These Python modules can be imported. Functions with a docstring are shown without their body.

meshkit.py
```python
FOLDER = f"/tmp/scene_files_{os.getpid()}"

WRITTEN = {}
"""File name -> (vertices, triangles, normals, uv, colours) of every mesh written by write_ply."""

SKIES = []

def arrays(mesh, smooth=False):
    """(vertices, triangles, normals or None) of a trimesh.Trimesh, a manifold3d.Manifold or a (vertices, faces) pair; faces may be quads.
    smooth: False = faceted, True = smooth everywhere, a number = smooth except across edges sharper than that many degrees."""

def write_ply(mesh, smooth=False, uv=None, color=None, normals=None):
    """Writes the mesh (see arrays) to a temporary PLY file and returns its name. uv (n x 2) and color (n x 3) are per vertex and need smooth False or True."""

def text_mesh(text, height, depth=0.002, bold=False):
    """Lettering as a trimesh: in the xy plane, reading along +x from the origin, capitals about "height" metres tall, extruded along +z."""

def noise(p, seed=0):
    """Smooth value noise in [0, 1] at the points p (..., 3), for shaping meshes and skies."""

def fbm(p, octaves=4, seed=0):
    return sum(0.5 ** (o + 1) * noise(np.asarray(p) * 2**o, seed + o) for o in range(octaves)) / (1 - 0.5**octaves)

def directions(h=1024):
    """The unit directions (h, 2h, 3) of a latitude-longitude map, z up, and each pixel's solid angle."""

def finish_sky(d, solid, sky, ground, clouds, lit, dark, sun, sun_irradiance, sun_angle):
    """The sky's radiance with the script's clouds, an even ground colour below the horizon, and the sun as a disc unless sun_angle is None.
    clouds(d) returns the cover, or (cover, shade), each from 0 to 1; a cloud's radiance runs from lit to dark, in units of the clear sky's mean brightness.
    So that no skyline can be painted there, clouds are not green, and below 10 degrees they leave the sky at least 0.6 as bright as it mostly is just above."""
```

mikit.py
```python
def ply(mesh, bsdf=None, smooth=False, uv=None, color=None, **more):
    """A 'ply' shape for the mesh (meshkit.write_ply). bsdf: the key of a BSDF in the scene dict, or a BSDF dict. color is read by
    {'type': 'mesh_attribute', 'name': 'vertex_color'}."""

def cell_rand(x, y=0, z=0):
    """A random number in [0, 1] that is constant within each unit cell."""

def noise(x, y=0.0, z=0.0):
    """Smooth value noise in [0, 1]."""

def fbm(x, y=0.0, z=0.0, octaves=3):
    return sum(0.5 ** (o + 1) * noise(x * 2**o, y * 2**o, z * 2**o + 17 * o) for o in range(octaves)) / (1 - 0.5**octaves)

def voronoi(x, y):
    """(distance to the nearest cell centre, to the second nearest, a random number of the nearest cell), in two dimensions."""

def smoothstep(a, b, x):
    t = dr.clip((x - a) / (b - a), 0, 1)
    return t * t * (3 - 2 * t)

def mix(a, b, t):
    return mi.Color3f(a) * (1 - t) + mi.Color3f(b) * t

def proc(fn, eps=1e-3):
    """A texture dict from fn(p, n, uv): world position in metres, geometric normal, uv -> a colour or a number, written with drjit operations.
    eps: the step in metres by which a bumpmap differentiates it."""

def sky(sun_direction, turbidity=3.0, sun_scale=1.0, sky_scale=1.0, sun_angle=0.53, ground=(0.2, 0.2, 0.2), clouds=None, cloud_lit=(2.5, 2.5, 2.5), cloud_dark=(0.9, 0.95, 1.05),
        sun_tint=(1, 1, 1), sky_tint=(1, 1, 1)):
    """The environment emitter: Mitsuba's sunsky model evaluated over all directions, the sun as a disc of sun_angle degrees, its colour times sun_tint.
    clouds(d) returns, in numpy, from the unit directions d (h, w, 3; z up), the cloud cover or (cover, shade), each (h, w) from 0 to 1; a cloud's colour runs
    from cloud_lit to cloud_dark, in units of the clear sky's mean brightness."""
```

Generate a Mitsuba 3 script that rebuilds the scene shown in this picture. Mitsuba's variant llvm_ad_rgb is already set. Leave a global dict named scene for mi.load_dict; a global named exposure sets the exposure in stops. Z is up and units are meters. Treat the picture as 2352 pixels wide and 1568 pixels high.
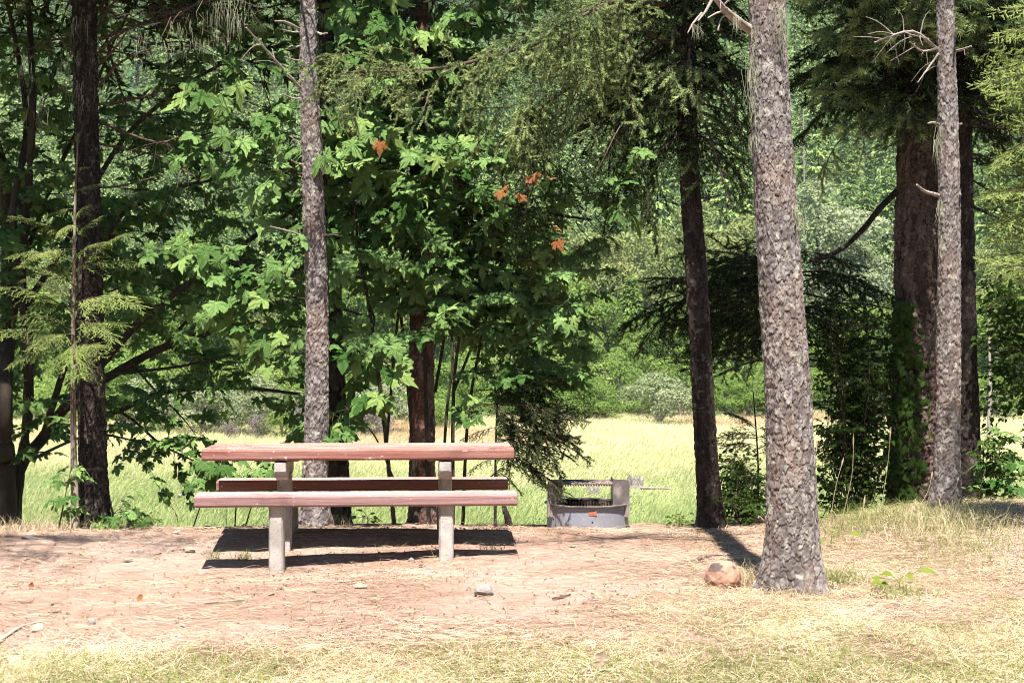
import math
import numpy as np, trimesh
import drjit as dr
import mitsuba as mi
import mikit, meshkit
from mikit import proc, noise, fbm, mix, smoothstep, cell_rand, voronoi

T = mi.ScalarTransform4f
scene, labels = {}, {}

# ------------------------------------------------------------------ camera, sky, exposure
F, HY, EZ = 3462.0, 794.0, 1.61                # focal length and horizon row for a 2352 px wide picture, eye height
PITCH = math.radians(0.1655)
scene['camera'] = {'type': 'thinlens', 'fov': 37.52, 'fov_axis': 'x', 'near_clip': 0.1, 'far_clip': 3000.0,
                   'aperture_radius': 0.0022, 'focus_distance': 11.8,
                   'to_world': T().look_at(origin=[0, 0, EZ], target=[0, 1, EZ + math.tan(PITCH)], up=[0, 0, 1])}
SUN = np.array([-0.02, -0.41, 0.91])
scene['sky'] = mikit.sky(SUN.tolist(), turbidity=2.5, sky_scale=0.8, sun_tint=(0.94, 1.0, 1.17), ground=(0.12, 0.11, 0.08))
exposure = 3.35


def at(px, py, Y):
    """the point at distance Y that stands at this place of the photograph (2352 px wide)"""
    return np.array([(px - 1176) / F * Y, Y, EZ - (py - HY) / F * Y])


def ss(a, b, x):
    t = np.clip((np.asarray(x, float) - a) / (b - a), 0, 1)
    return t * t * (3 - 2 * t)


def nz(x, y, s, seed=0, oct=3):
    x, y = np.broadcast_arrays(np.asarray(x, float), np.asarray(y, float))
    return meshkit.fbm(np.stack([x * s, y * s, np.zeros_like(x) + 0.37], -1), oct, seed) - 0.5


def gz(x, y):
    """height of the ground"""
    x, y = np.asarray(x, float), np.asarray(y, float)
    z = -0.125 * ss(12.9, 14.3, y) - 0.085 * ss(-0.2, -1.9, x) * np.exp(-((y - 11.2) / 0.75) ** 2) - 0.03 * ss(1.0, 0.2, x) * np.exp(-((y - 11.3) / 0.7) ** 2)
    z = z + 0.03 * ss(0.6, -0.2, x) * np.exp(-((y - 12.8) / 0.5) ** 2)
    z = z + 0.25 * ss(2.0, 3.7, x) * ss(9.6, 12.6, y) * (1 - 0.55 * ss(12.9, 14.4, y)) - 0.02 * ss(-1, -4, x)
    z = z + (0.10 * nz(x, y, 0.45, 3) + 0.05 * nz(x, y, 2.0, 4)) * (1 - 0.6 * ss(14, 20, y)) * (1 + ss(25, 60, y) * 2)
    e = y - (14.65 + 0.5 * nz(x, y * 0, 0.5, 5))
    z = z - 2.9 * np.where(e > 0, 1 - np.exp(-np.maximum(e, 0) / 4.2), 0)
    z = z + 0.02 * np.maximum(y - 84, 0) + np.maximum(y - 185 - 25 * nz(x, y * 0, 0.008, 6), 0) * (0.50 + 0.25 * nz(x, y, 0.004, 8))
    z = z + ss(190, 300, y) * 26 * nz(x, y, 0.018, 7)
    return z


# ------------------------------------------------------------------ mesh helpers
def cat(parts):
    vs, fs, us, n = [], [], [], 0
    for v, f, u in parts:
        vs.append(v); fs.append(f + n); us.append(u if u is not None else np.zeros((len(v), 2))); n += len(v)
    return np.vstack(vs), np.vstack(fs), np.vstack(us)


def frames(p):
    t = np.gradient(p, axis=0)
    t /= np.linalg.norm(t, axis=1, keepdims=True) + 1e-12
    a = np.cross(t, np.where(np.abs(t[:, 2:]) < 0.9, [0, 0, 1.0], [1.0, 0, 0]))
    a /= np.linalg.norm(a, axis=1, keepdims=True) + 1e-12
    return t, a, np.cross(t, a)


def tube(p, r, sides=6, uv=(0.5, 0.5), bumpy=0.0, rng=None):
    p = np.asarray(p, float)
    n = len(p)
    r = np.broadcast_to(r, (n,))
    t, a, b = frames(p)
    ang = np.arange(sides) * 2 * np.pi / sides
    rr = r[:, None] * (1 + (bumpy * (rng.random((n, sides)) - 0.5) if bumpy else 0) * np.ones((n, sides)))
    v = p[:, None] + rr[..., None] * (np.cos(ang)[None, :, None] * a[:, None] + np.sin(ang)[None, :, None] * b[:, None])
    i, j = np.meshgrid(np.arange(n - 1), np.arange(sides), indexing='ij')
    q = np.stack([i * sides + j, i * sides + (j + 1) % sides, (i + 1) * sides + (j + 1) % sides, (i + 1) * sides + j], -1).reshape(-1, 4)
    f = np.vstack([q[:, [0, 1, 2]], q[:, [0, 2, 3]]])
    v = v.reshape(-1, 3)
    # end caps
    v = np.vstack([v, p[:1], p[-1:]])
    k = np.arange(sides)
    c0 = np.stack([k * 0 + n * sides, (k + 1) % sides, k], 1)
    c1 = np.stack([k * 0 + n * sides + 1, (n - 1) * sides + k, (n - 1) * sides + (k + 1) % sides], 1)
    f = np.vstack([f, c0, c1])
    return v, f, np.tile(np.asarray(uv, float), (len(v), 1))


def smooth_path(pts, n):
    """Catmull-Rom through the given points"""
    p = np.asarray(pts, float)
    if len(p) == 2:
        return p[0] + (p[1] - p[0]) * np.linspace(0, 1, n)[:, None]
    q = np.vstack([2 * p[0] - p[1], p, 2 * p[-1] - p[-2]])
    s = np.linspace(0, len(p) - 1 - 1e-9, n)
    i = s.astype(int); t = (s - i)[:, None]
    a, b, c, d = q[i], q[i + 1], q[i + 2], q[i + 3]
    return 0.5 * ((2 * b) + (c - a) * t + (2 * a - 5 * b + 4 * c - d) * t ** 2 + (3 * b - a - 3 * c + d) * t ** 3)


def unit(v):
    v = np.asarray(v, float)
    return v / (np.linalg.norm(v, axis=-1, keepdims=True) + 1e-12)


def basis(x, up=(0, 0, 1.0), roll=0.0):
    """rotation whose columns are x (forward), y, z with z close to up"""
    x = unit(x)
    y = np.cross(up, x)
    if np.linalg.norm(y) < 1e-6:
        y = np.array([0, 1.0, 0])
    y = unit(y); z = np.cross(x, y)
    c, s = math.cos(roll), math.sin(roll)
    return np.stack([x, c * y + s * z, -s * y + c * z], 1)


def pose(R, p, s=1.0):
    m = np.eye(4); m[:3, :3] = R * s; m[:3, 3] = p
    return m


def put(v, m):
    return v @ m[:3, :3].T + m[:3, 3]


def quads(p0, d, w, n, taper=0.0):
    """one triangle pair (or a triangle when taper is 0) per row: from p0 along d, width w along n"""
    k = len(p0)
    if taper == 0.0:
        v = np.stack([p0 - n * w / 2, p0 + n * w / 2, p0 + d], 1).reshape(-1, 3)
        return v, np.arange(3 * k).reshape(-1, 3)
    v = np.stack([p0 - n * w / 2, p0 + n * w / 2, p0 + d + n * w / 2 * taper, p0 + d - n * w / 2 * taper], 1).reshape(-1, 3)
    i = np.arange(k)[:, None] * 4
    return v, np.vstack([i + [0, 1, 2], i + [0, 2, 3]])


# ------------------------------------------------------------------ scene helpers
def fresh(key):
    if key not in used:
        used[key] = 0
        return key
    used[key] += 1
    return f'{key}_{used[key]:03d}'


used = {}


def thing(name, label, category, group=None):
    k = fresh(name)
    labels[k] = {'label': label, 'category': category}
    if group:
        labels[k]['group'] = group
    return k


def part(parent, name, mesh, bsdf, smooth=False, stuff=False, label=None, **kw):
    k = fresh(f'{parent}__{name}' if parent else name)
    if isinstance(mesh, tuple) and len(mesh) == 3 and isinstance(smooth, bool):
        scene[k] = mikit.ply((mesh[0], mesh[1]), bsdf, smooth=smooth, uv=mesh[2], **kw)
    else:
        scene[k] = mikit.ply(mesh[:2] if isinstance(mesh, tuple) else mesh, bsdf, smooth=smooth, **kw)
    if stuff:
        labels.setdefault(k, {})['kind'] = 'stuff'
    if label:
        labels.setdefault(k, {})['label'] = label
    return k


def structure(name, mesh, bsdf, label=None, smooth=True):
    k = part(None, name, mesh, bsdf, smooth)
    labels[k] = {'kind': 'structure'}
    if label:
        labels[k]['label'] = label
    return k


def group_of(name, children):
    scene[name] = {'type': 'shapegroup', **children}


def inst(key, group, m):
    scene[key] = {'type': 'instance', 'to_world': T(np.asarray(m).tolist()), 'group': {'type': 'ref', 'id': group}}


# ------------------------------------------------------------------ materials
def rgb(c):
    return {'type': 'rgb', 'value': list(map(float, c))}


def mat(name, fn, rough=0.8, spec=0.3, bump=None, bump_scale=1.0, eps=1e-3, metallic=0.0):
    c = proc(fn) if callable(fn) else rgb(fn)
    b = {'type': 'principled', 'base_color': c, 'roughness': rough if not callable(rough) else proc(rough), 'specular': spec, 'metallic': metallic}
    if bump:
        b = {'type': 'bumpmap', 'arbitrary': proc(bump, eps), 'scale': bump_scale, 'bsdf': b}
    scene[name] = {'type': 'twosided', 'bsdf': b}


def leafmat(name, a, b, trans=0.8, rough=0.45, spot=None, scale=3.0, tone=0.7):
    def fn(p, n, uv):
        t = dr.clip(uv.x * tone + (noise(p.x * scale, p.y * scale, p.z * scale) - 0.5) * 0.7 + 0.5 - tone * 0.5, 0, 1)
        c = mix(a, b, t)
        if spot is not None:
            c = mix(c, spot, smoothstep(0.85, 1.0, uv.y))
        return c
    scene[name] = {'type': 'principledthin', 'base_color': proc(fn), 'roughness': rough, 'diff_trans': trans, 'spec_trans': 0.0, 'eta': 1.5}


def soil_fn(p, n, uv):
    a = fbm(p.x * 1.3, p.y * 1.3, 0.0, 4)
    g = noise(p.x * 160, p.y * 160)
    c = mix((0.2, 0.139, 0.108), (0.258, 0.191, 0.157), smoothstep(0.35, 0.68, a))
    c = mix(c, (0.271, 0.22, 0.184), smoothstep(0.45, 0.8, fbm(p.x * 0.5 + 9, p.y * 0.5, 0.0, 3)) * 0.7)
    c = mix(c, (0.175, 0.113, 0.0853), smoothstep(0.55, 0.75, fbm(p.x * 4, p.y * 4 + 5, 0.0, 3)) * 0.5)
    m = fbm(p.x * 16 + 3, p.y * 16, 0.0, 3)
    c = c * (0.86 + 0.28 * m)
    c = mix(c, (0.103, 0.0628, 0.0459), smoothstep(0.70, 0.80, fbm(p.x * 40, p.y * 40 + 9, 0.0, 2)) * 0.4)
    return c * (0.8 + 0.4 * g)


mat('soil', soil_fn, rough=0.95, spec=0.1, bump=lambda p, n, uv: fbm(p.x * 60, p.y * 60, 0.0, 4) * 0.02, bump_scale=1.0, eps=2e-3)
mat('meadow_soil', lambda p, n, uv: mix(mix((0.154, 0.168, 0.056), (0.322, 0.308, 0.14), smoothstep(40, 60, p.y + 16 * (fbm(p.x * 0.12, p.y * 0.12) - 0.5))), (0.049, 0.077, 0.0245), smoothstep(84, 92, p.y + 5 * (fbm(p.x * 0.3, p.y * 0.3) - 0.5))), rough=0.95, spec=0.1)
mat('hill_soil', lambda p, n, uv: mix((0.04, 0.08, 0.036), (0.072, 0.12, 0.048), fbm(p.x * 0.2, p.y * 0.2)), rough=0.95, spec=0.05)


def bark_fn(base, pale, warm, dark, lich=0.55):
    def fn(p, n, uv):
        c = mix(base, pale, smoothstep(0.25, 0.9, uv.x + (noise(p.x * 60, p.y * 60, p.z * 60) - 0.5) * 0.5))
        w = smoothstep(0.50, 0.72, fbm(p.x * 5, p.y * 5, p.z * 2.2, 3) + (cell_rand(uv.x * 997, 3) - 0.5) * 0.35)
        c = mix(c, warm, w * 0.30)
        c = mix(c, dark, smoothstep(0.45, 0.95, uv.y))  # cracks: darker inner bark, with shade put into the colour too
        li = smoothstep(0.62, 0.74, fbm(p.x * 22, p.y * 22, p.z * 16, 3))
        return mix(c, (0.42, 0.43, 0.36), li * lich) * (0.8 + 0.4 * noise(p.x * 220, p.y * 220, p.z * 120))
    return fn


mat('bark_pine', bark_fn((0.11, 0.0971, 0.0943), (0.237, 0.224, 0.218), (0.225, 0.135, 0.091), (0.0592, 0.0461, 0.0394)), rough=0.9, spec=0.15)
mat('bark_shaded', bark_fn((0.0225, 0.0188, 0.0165), (0.0562, 0.0465, 0.0413), (0.045, 0.027, 0.0203), (0.012, 0.00975, 0.00825), 0.16), rough=0.9, spec=0.1)  # darker bark copy, shade of the dark trunks put into its colour
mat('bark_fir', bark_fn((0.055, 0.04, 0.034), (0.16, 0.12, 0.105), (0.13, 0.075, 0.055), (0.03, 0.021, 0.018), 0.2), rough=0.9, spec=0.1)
mat('bark_red', bark_fn((0.08, 0.048, 0.0384), (0.224, 0.152, 0.132), (0.256, 0.112, 0.064), (0.04, 0.024, 0.02), 0.3), rough=0.9, spec=0.1)
mat('bark_maple', lambda p, n, uv: mix((0.03, 0.0263, 0.021), (0.075, 0.0675, 0.0525), fbm(p.x * 30, p.y * 30, p.z * 9, 3)), rough=0.9, spec=0.1)
mat('bark_sapling', lambda p, n, uv: mix((0.128, 0.0938, 0.0675), (0.315, 0.285, 0.247), smoothstep(0.35, 0.75, fbm(p.x * 30, p.y * 30, p.z * 6, 3) + 0.25 * smoothstep(1.0, -0.2, p.z))), rough=0.85, spec=0.2)
mat('twig', lambda p, n, uv: mix((0.048, 0.036, 0.028), (0.128, 0.096, 0.072), noise(p.x * 30, p.y * 30, p.z * 30)), rough=0.9, spec=0.1)
mat('dead_wood', lambda p, n, uv: mix((0.192, 0.163, 0.141), (0.385, 0.348, 0.318), fbm(p.x * 25, p.y * 25, p.z * 25)), rough=0.9, spec=0.1)
mat('stump_wood', lambda p, n, uv: mix((0.148, 0.13, 0.118), (0.311, 0.285, 0.266), fbm(p.x * 9, p.y * 9, p.z * 2)), rough=0.9, spec=0.1)


def paint_fn(col, worn):
    def fn(p, n, uv):
        g = fbm(uv.x * 3.0, uv.y * 55.0 + 3 * fbm(uv.x * 2.5, uv.y * 9), 0.0, 4)
        low = tuple(x * 0.78 for x in col); knot = tuple(x * 0.55 for x in col)
        c = mix(col, low, smoothstep(0.45, 0.62, g) * 0.65)
        up = smoothstep(0.7, 0.95, n.z)
        w = smoothstep(0.44, 0.62, fbm(uv.x * 2.2 + 7, uv.y * 30, 2.0, 4)) * (0.18 + 0.75 * up)
        c = mix(c, worn, w)
        k = smoothstep(0.10, 0.04, noise(uv.x * 5.2, uv.y * 9.0, 5.0))
        c = mix(c, knot, k * 0.8)
        crack = smoothstep(0.74, 0.80, fbm(uv.x * 1.1 + 5, uv.y * 130, 4.0, 3))
        c = mix(c, knot, crack * 0.7)
        chip = smoothstep(0.80, 0.84, fbm(uv.x * 26, uv.y * 40, 9.0, 3))
        return mix(c, (0.46, 0.40, 0.36), chip)
    return fn


grain = lambda p, n, uv: fbm(uv.x * 3.0, uv.y * 70.0, 0.0, 3) * 0.004
mat('paint_red', paint_fn((0.265, 0.120, 0.098), (0.34, 0.25, 0.22)), rough=0.65, spec=0.2, bump=grain)
mat('paint_faded', paint_fn((0.285, 0.175, 0.17), (0.36, 0.28, 0.265)), rough=0.65, spec=0.2, bump=grain)
mat('paint_dark', paint_fn((0.163, 0.0703, 0.0592), (0.266, 0.185, 0.163)), rough=0.6, spec=0.3, bump=grain)


def conc_fn(p, n, uv):
    a = fbm(p.x * 9, p.y * 9, p.z * 9, 4)
    c = mix((0.34, 0.329, 0.311), (0.488, 0.477, 0.459), smoothstep(0.3, 0.7, a))
    c = mix(c, (0.333, 0.244, 0.178), smoothstep(0.5, 0.75, fbm(p.x * 3, p.y * 3, p.z * 6 + 4, 3)) * 0.15 + 0.25 * smoothstep(0.12, -0.06, p.z) * a)
    pit = smoothstep(0.80, 0.86, noise(p.x * 130, p.y * 130, p.z * 130))
    return mix(c, (0.148, 0.133, 0.118), pit * 0.8)


mat('concrete', conc_fn, rough=0.9, spec=0.2, bump=lambda p, n, uv: fbm(p.x * 90, p.y * 90, p.z * 90, 2) * 0.004)


def steel_fn(p, n, uv):
    r = smoothstep(0.5, 0.72, fbm(p.x * 7, p.y * 7, p.z * 9, 4))
    c = mix((0.251, 0.281, 0.342), (0.258, 0.205, 0.167), r * 0.3)
    dust = smoothstep(0.0, -0.16, p.z) * (0.3 + 0.7 * fbm(p.x * 14, p.y * 14, p.z * 14))
    c = mix(c, (0.258, 0.205, 0.16), dust * 0.5)
    s = smoothstep(0.72, 0.76, fbm(p.x * 50 + 3, p.y * 50, p.z * 25, 3))
    return mix(c, (0.38, 0.357, 0.334), s * 0.7)


mat('steel', steel_fn, rough=lambda p, n, uv: 0.38 + 0.3 * fbm(p.x * 12, p.y * 12, p.z * 12), spec=0.5, metallic=0.15)
mat('steel_sooty', lambda p, n, uv: mix((0.136, 0.124, 0.12), (0.32, 0.284, 0.268), smoothstep(0.35, 0.7, fbm(p.x * 11, p.y * 11, p.z * 8, 3))), rough=0.5, spec=0.4, metallic=0.3)
mat('grate_steel', lambda p, n, uv: mix((0.128, 0.096, 0.08), (0.288, 0.24, 0.216), noise(p.x * 60, p.y * 60, p.z * 60)), rough=0.5, spec=0.5, metallic=0.3)
mat('orange_plate', lambda p, n, uv: mix((0.36, 0.115, 0.065), (0.34, 0.16, 0.11), fbm(p.x * 60, p.y * 60, p.z * 60)), rough=0.6, spec=0.3)
mat('soot', lambda p, n, uv: mix((0.02, 0.018, 0.017), (0.09, 0.07, 0.055), fbm(p.x * 12, p.y * 12, p.z * 12)), rough=0.8, spec=0.2)
mat('hole_shade', (0.02, 0.018, 0.016), rough=0.9, spec=0.1)  # near-black disc colour, painted as the shade in the bolt holes
mat('rock_red', lambda p, n, uv: mix(mix((0.281, 0.148, 0.0962), (0.37, 0.244, 0.185), fbm(p.x * 14, p.y * 14, p.z * 14)), (0.0888, 0.0666, 0.0629), smoothstep(0.56, 0.66, fbm(p.x * 7 + 2, p.y * 9, p.z * 16, 3))), rough=0.8, spec=0.2)
mat('rock_grey', lambda p, n, uv: mix((0.163, 0.148, 0.141), (0.296, 0.274, 0.266), fbm(p.x * 18, p.y * 18, p.z * 18)), rough=0.8, spec=0.25)
mat('rock_tan', lambda p, n, uv: mix((0.252, 0.2, 0.155), (0.385, 0.326, 0.266), fbm(p.x * 18, p.y * 18, p.z * 18)), rough=0.85, spec=0.2)
mat('bark_chip', lambda p, n, uv: mix((0.135, 0.0863, 0.0638), (0.345, 0.247, 0.188), cell_rand(p.x * 30, p.y * 30)), rough=0.9, spec=0.1)
mat('lichen', lambda p, n, uv: mix((0.163, 0.178, 0.118), (0.34, 0.355, 0.259), uv.x), rough=0.9, spec=0.1)

leafmat('straw', (0.218, 0.138, 0.0859), (0.638, 0.536, 0.399), trans=0.3, scale=2.0)
leafmat('dry_grass_blade', (0.451, 0.371, 0.226), (0.678, 0.613, 0.436), trans=0.7, scale=2.0)
leafmat('green_grass_blade', (0.13, 0.19, 0.05), (0.38, 0.42, 0.16), trans=0.9, scale=2.0)
leafmat('pale_leaf', (0.385, 0.296, 0.215), (0.548, 0.474, 0.385), trans=0.4, scale=5.0)
leafmat('brown_leaf', (0.288, 0.128, 0.056), (0.44, 0.216, 0.104), trans=0.6, scale=5.0)
leafmat('maple_leaf', (0.036, 0.095, 0.021), (0.21, 0.345, 0.12), trans=0.42, rough=0.42, scale=2.5, spot=(0.22, 0.325, 0.10))
leafmat('orange_leaf', (0.24, 0.09, 0.035), (0.40, 0.21, 0.09), trans=0.8, rough=0.45)
leafmat('shrub_leaf', (0.03, 0.0675, 0.015), (0.075, 0.135, 0.03), trans=0.9, rough=0.45)
leafmat('lime_leaf', (0.165, 0.24, 0.0375), (0.3, 0.375, 0.075), trans=1.0, rough=0.45)
leafmat('needle', (0.045, 0.10, 0.04), (0.40, 0.50, 0.21), trans=0.35, rough=0.45, scale=2.0, tone=1.1)
leafmat('needle_shaded', (0.0225, 0.0413, 0.0165), (0.0638, 0.0975, 0.0338), trans=0.35, rough=0.45, scale=2.0)  # darker copy of the fir needles, shade put into its colour
leafmat('pine_needle', (0.0375, 0.06, 0.0263), (0.0825, 0.112, 0.045), trans=0.35, rough=0.4, scale=2.0)
leafmat('cedar_leaf', (0.12, 0.184, 0.048), (0.32, 0.4, 0.136), trans=0.7, rough=0.5, scale=1.6)


def meadow_fn(p, n, uv):
    g = smoothstep(38, 62, p.y + 22 * (fbm(p.x * 0.10, p.y * 0.10, 0.0, 3) - 0.5))
    a = mix((0.279, 0.36, 0.126), (0.54, 0.54, 0.261), g)
    b = mix((0.432, 0.504, 0.234), (0.737, 0.72, 0.45), g)
    c = mix(a, b, uv.x)
    return mix(c, (0.504, 0.324, 0.216), smoothstep(0.58, 0.72, fbm(p.x * 0.16 + 30, p.y * 0.08, 0.0, 3)) * smoothstep(55, 75, p.y) * 0.6)


scene['meadow_grass_material'] = {'type': 'principledthin', 'base_color': proc(meadow_fn), 'roughness': 0.6, 'diff_trans': 0.7, 'spec_trans': 0.0, 'eta': 1.3}


def farmat(name, a, b, scale=0.22):
    def fn(p, n, uv):
        t = dr.clip(uv.x * 0.6 + (noise(p.x * scale, p.y * scale, p.z * scale) - 0.5) * 0.9 + 0.2, 0, 1)
        return mix(a, b, t)
    scene[name] = {'type': 'principledthin', 'base_color': proc(fn), 'roughness': 0.6, 'diff_trans': 0.6, 'spec_trans': 0.0, 'eta': 1.3}


farmat('far_conifer', (0.10, 0.185, 0.06), (0.33, 0.43, 0.155), 0.05)
farmat('far_bright', (0.111, 0.196, 0.0425), (0.272, 0.374, 0.102))
farmat('far_olive', (0.152, 0.2, 0.064), (0.32, 0.36, 0.144))
farmat('far_silver', (0.172, 0.218, 0.101), (0.359, 0.406, 0.25))
farmat('far_grey', (0.202, 0.173, 0.151), (0.331, 0.295, 0.266))

# ------------------------------------------------------------------ ground, meadow, hillside: one continuous sheet
def sheet(xs, ys):
    X, Y = np.meshgrid(xs, ys)
    Z = gz(X, Y)
    near = (Y < 15.5) & (Y > 4) & (np.abs(X) < 8)
    if near.any():
        Z = Z + np.where(near, 0.020 * nz(X, Y, 5, 11, 4) + 0.022 * np.clip(nz(X, Y, 14, 12, 3) - 0.04, 0, 1), 0)
    n, m = len(ys), len(xs)
    i, j = np.meshgrid(np.arange(n - 1), np.arange(m - 1), indexing='ij')
    a = (i * m + j).ravel()
    f = np.vstack([np.stack([a, a + 1, a + m + 1], 1), np.stack([a, a + m + 1, a + m], 1)])
    return np.stack([X, Y, Z], -1).reshape(-1, 3), f, None


def outward(a, b, n, k=1.0):
    return a + (b - a) * np.linspace(0, 1, n) ** k


xs = np.concatenate([-outward(6.2, 900, 60, 2.4)[::-1][:-1], np.arange(-6.2, 6.2, 0.04), outward(6.2, 900, 60, 2.4)])
ys1 = np.concatenate([outward(-120, 4.6, 30, 0.5)[:-1], np.arange(4.6, 15.6, 0.04)])
structure('ground', sheet(xs, ys1)[:2], 'soil', 'bare reddish campsite soil strewn with straw and dry grass')
ys2 = np.concatenate([np.arange(ys1[-1], 30, 0.4), outward(30, 180, 90, 1.3)])
structure('meadow', sheet(xs[::3], ys2)[:2], 'meadow_soil', 'soil of the open grass meadow below the campsite')
ys3 = outward(180, 1100, 90, 1.4)
structure('hillside', sheet(xs[::3], ys3)[:2], 'hill_soil', 'steep wooded hillside filling the background')


# ------------------------------------------------------------------ foliage builders
def needles_on(p0, p1, per_m, length, width, rng, lean=0.8, flat=0.2, age=None):
    """needles along the shoots p0 -> p1"""
    L = np.linalg.norm(p1 - p0, axis=1)
    cnt = np.maximum((L * per_m).astype(int), 1)
    idx = np.repeat(np.arange(len(p0)), cnt)
    s = rng.random(len(idx))
    d = unit(p1 - p0)[idx]
    base = p0[idx] + (p1 - p0)[idx] * s[:, None]
    side = unit(np.cross(d, [0.02, 0.03, 1.0]))
    up = np.cross(side, d)
    ph = rng.random(len(idx)) * 2 * np.pi
    rad = side * np.cos(ph)[:, None] + up * (np.sin(ph) * (1 - flat))[:, None]
    nd = unit(unit(rad) + d * lean * (0.6 + 0.8 * rng.random(len(idx)))[:, None]) * (length * (0.7 + 0.5 * rng.random(len(idx))))[:, None]
    w = unit(np.cross(nd, rng.normal(size=nd.shape)))
    v, f = quads(base, nd, width, w)
    fresh_ = np.full(len(p0), 0.5) if age is None else age
    u = np.repeat(np.stack([np.clip(rng.random(len(p0))[idx] * 0.35 + fresh_[idx] * (0.25 + 0.6 * s), 0, 1), rng.random(len(idx)) * 0.8], 1), 3, axis=0)
    return v, f, u


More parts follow.
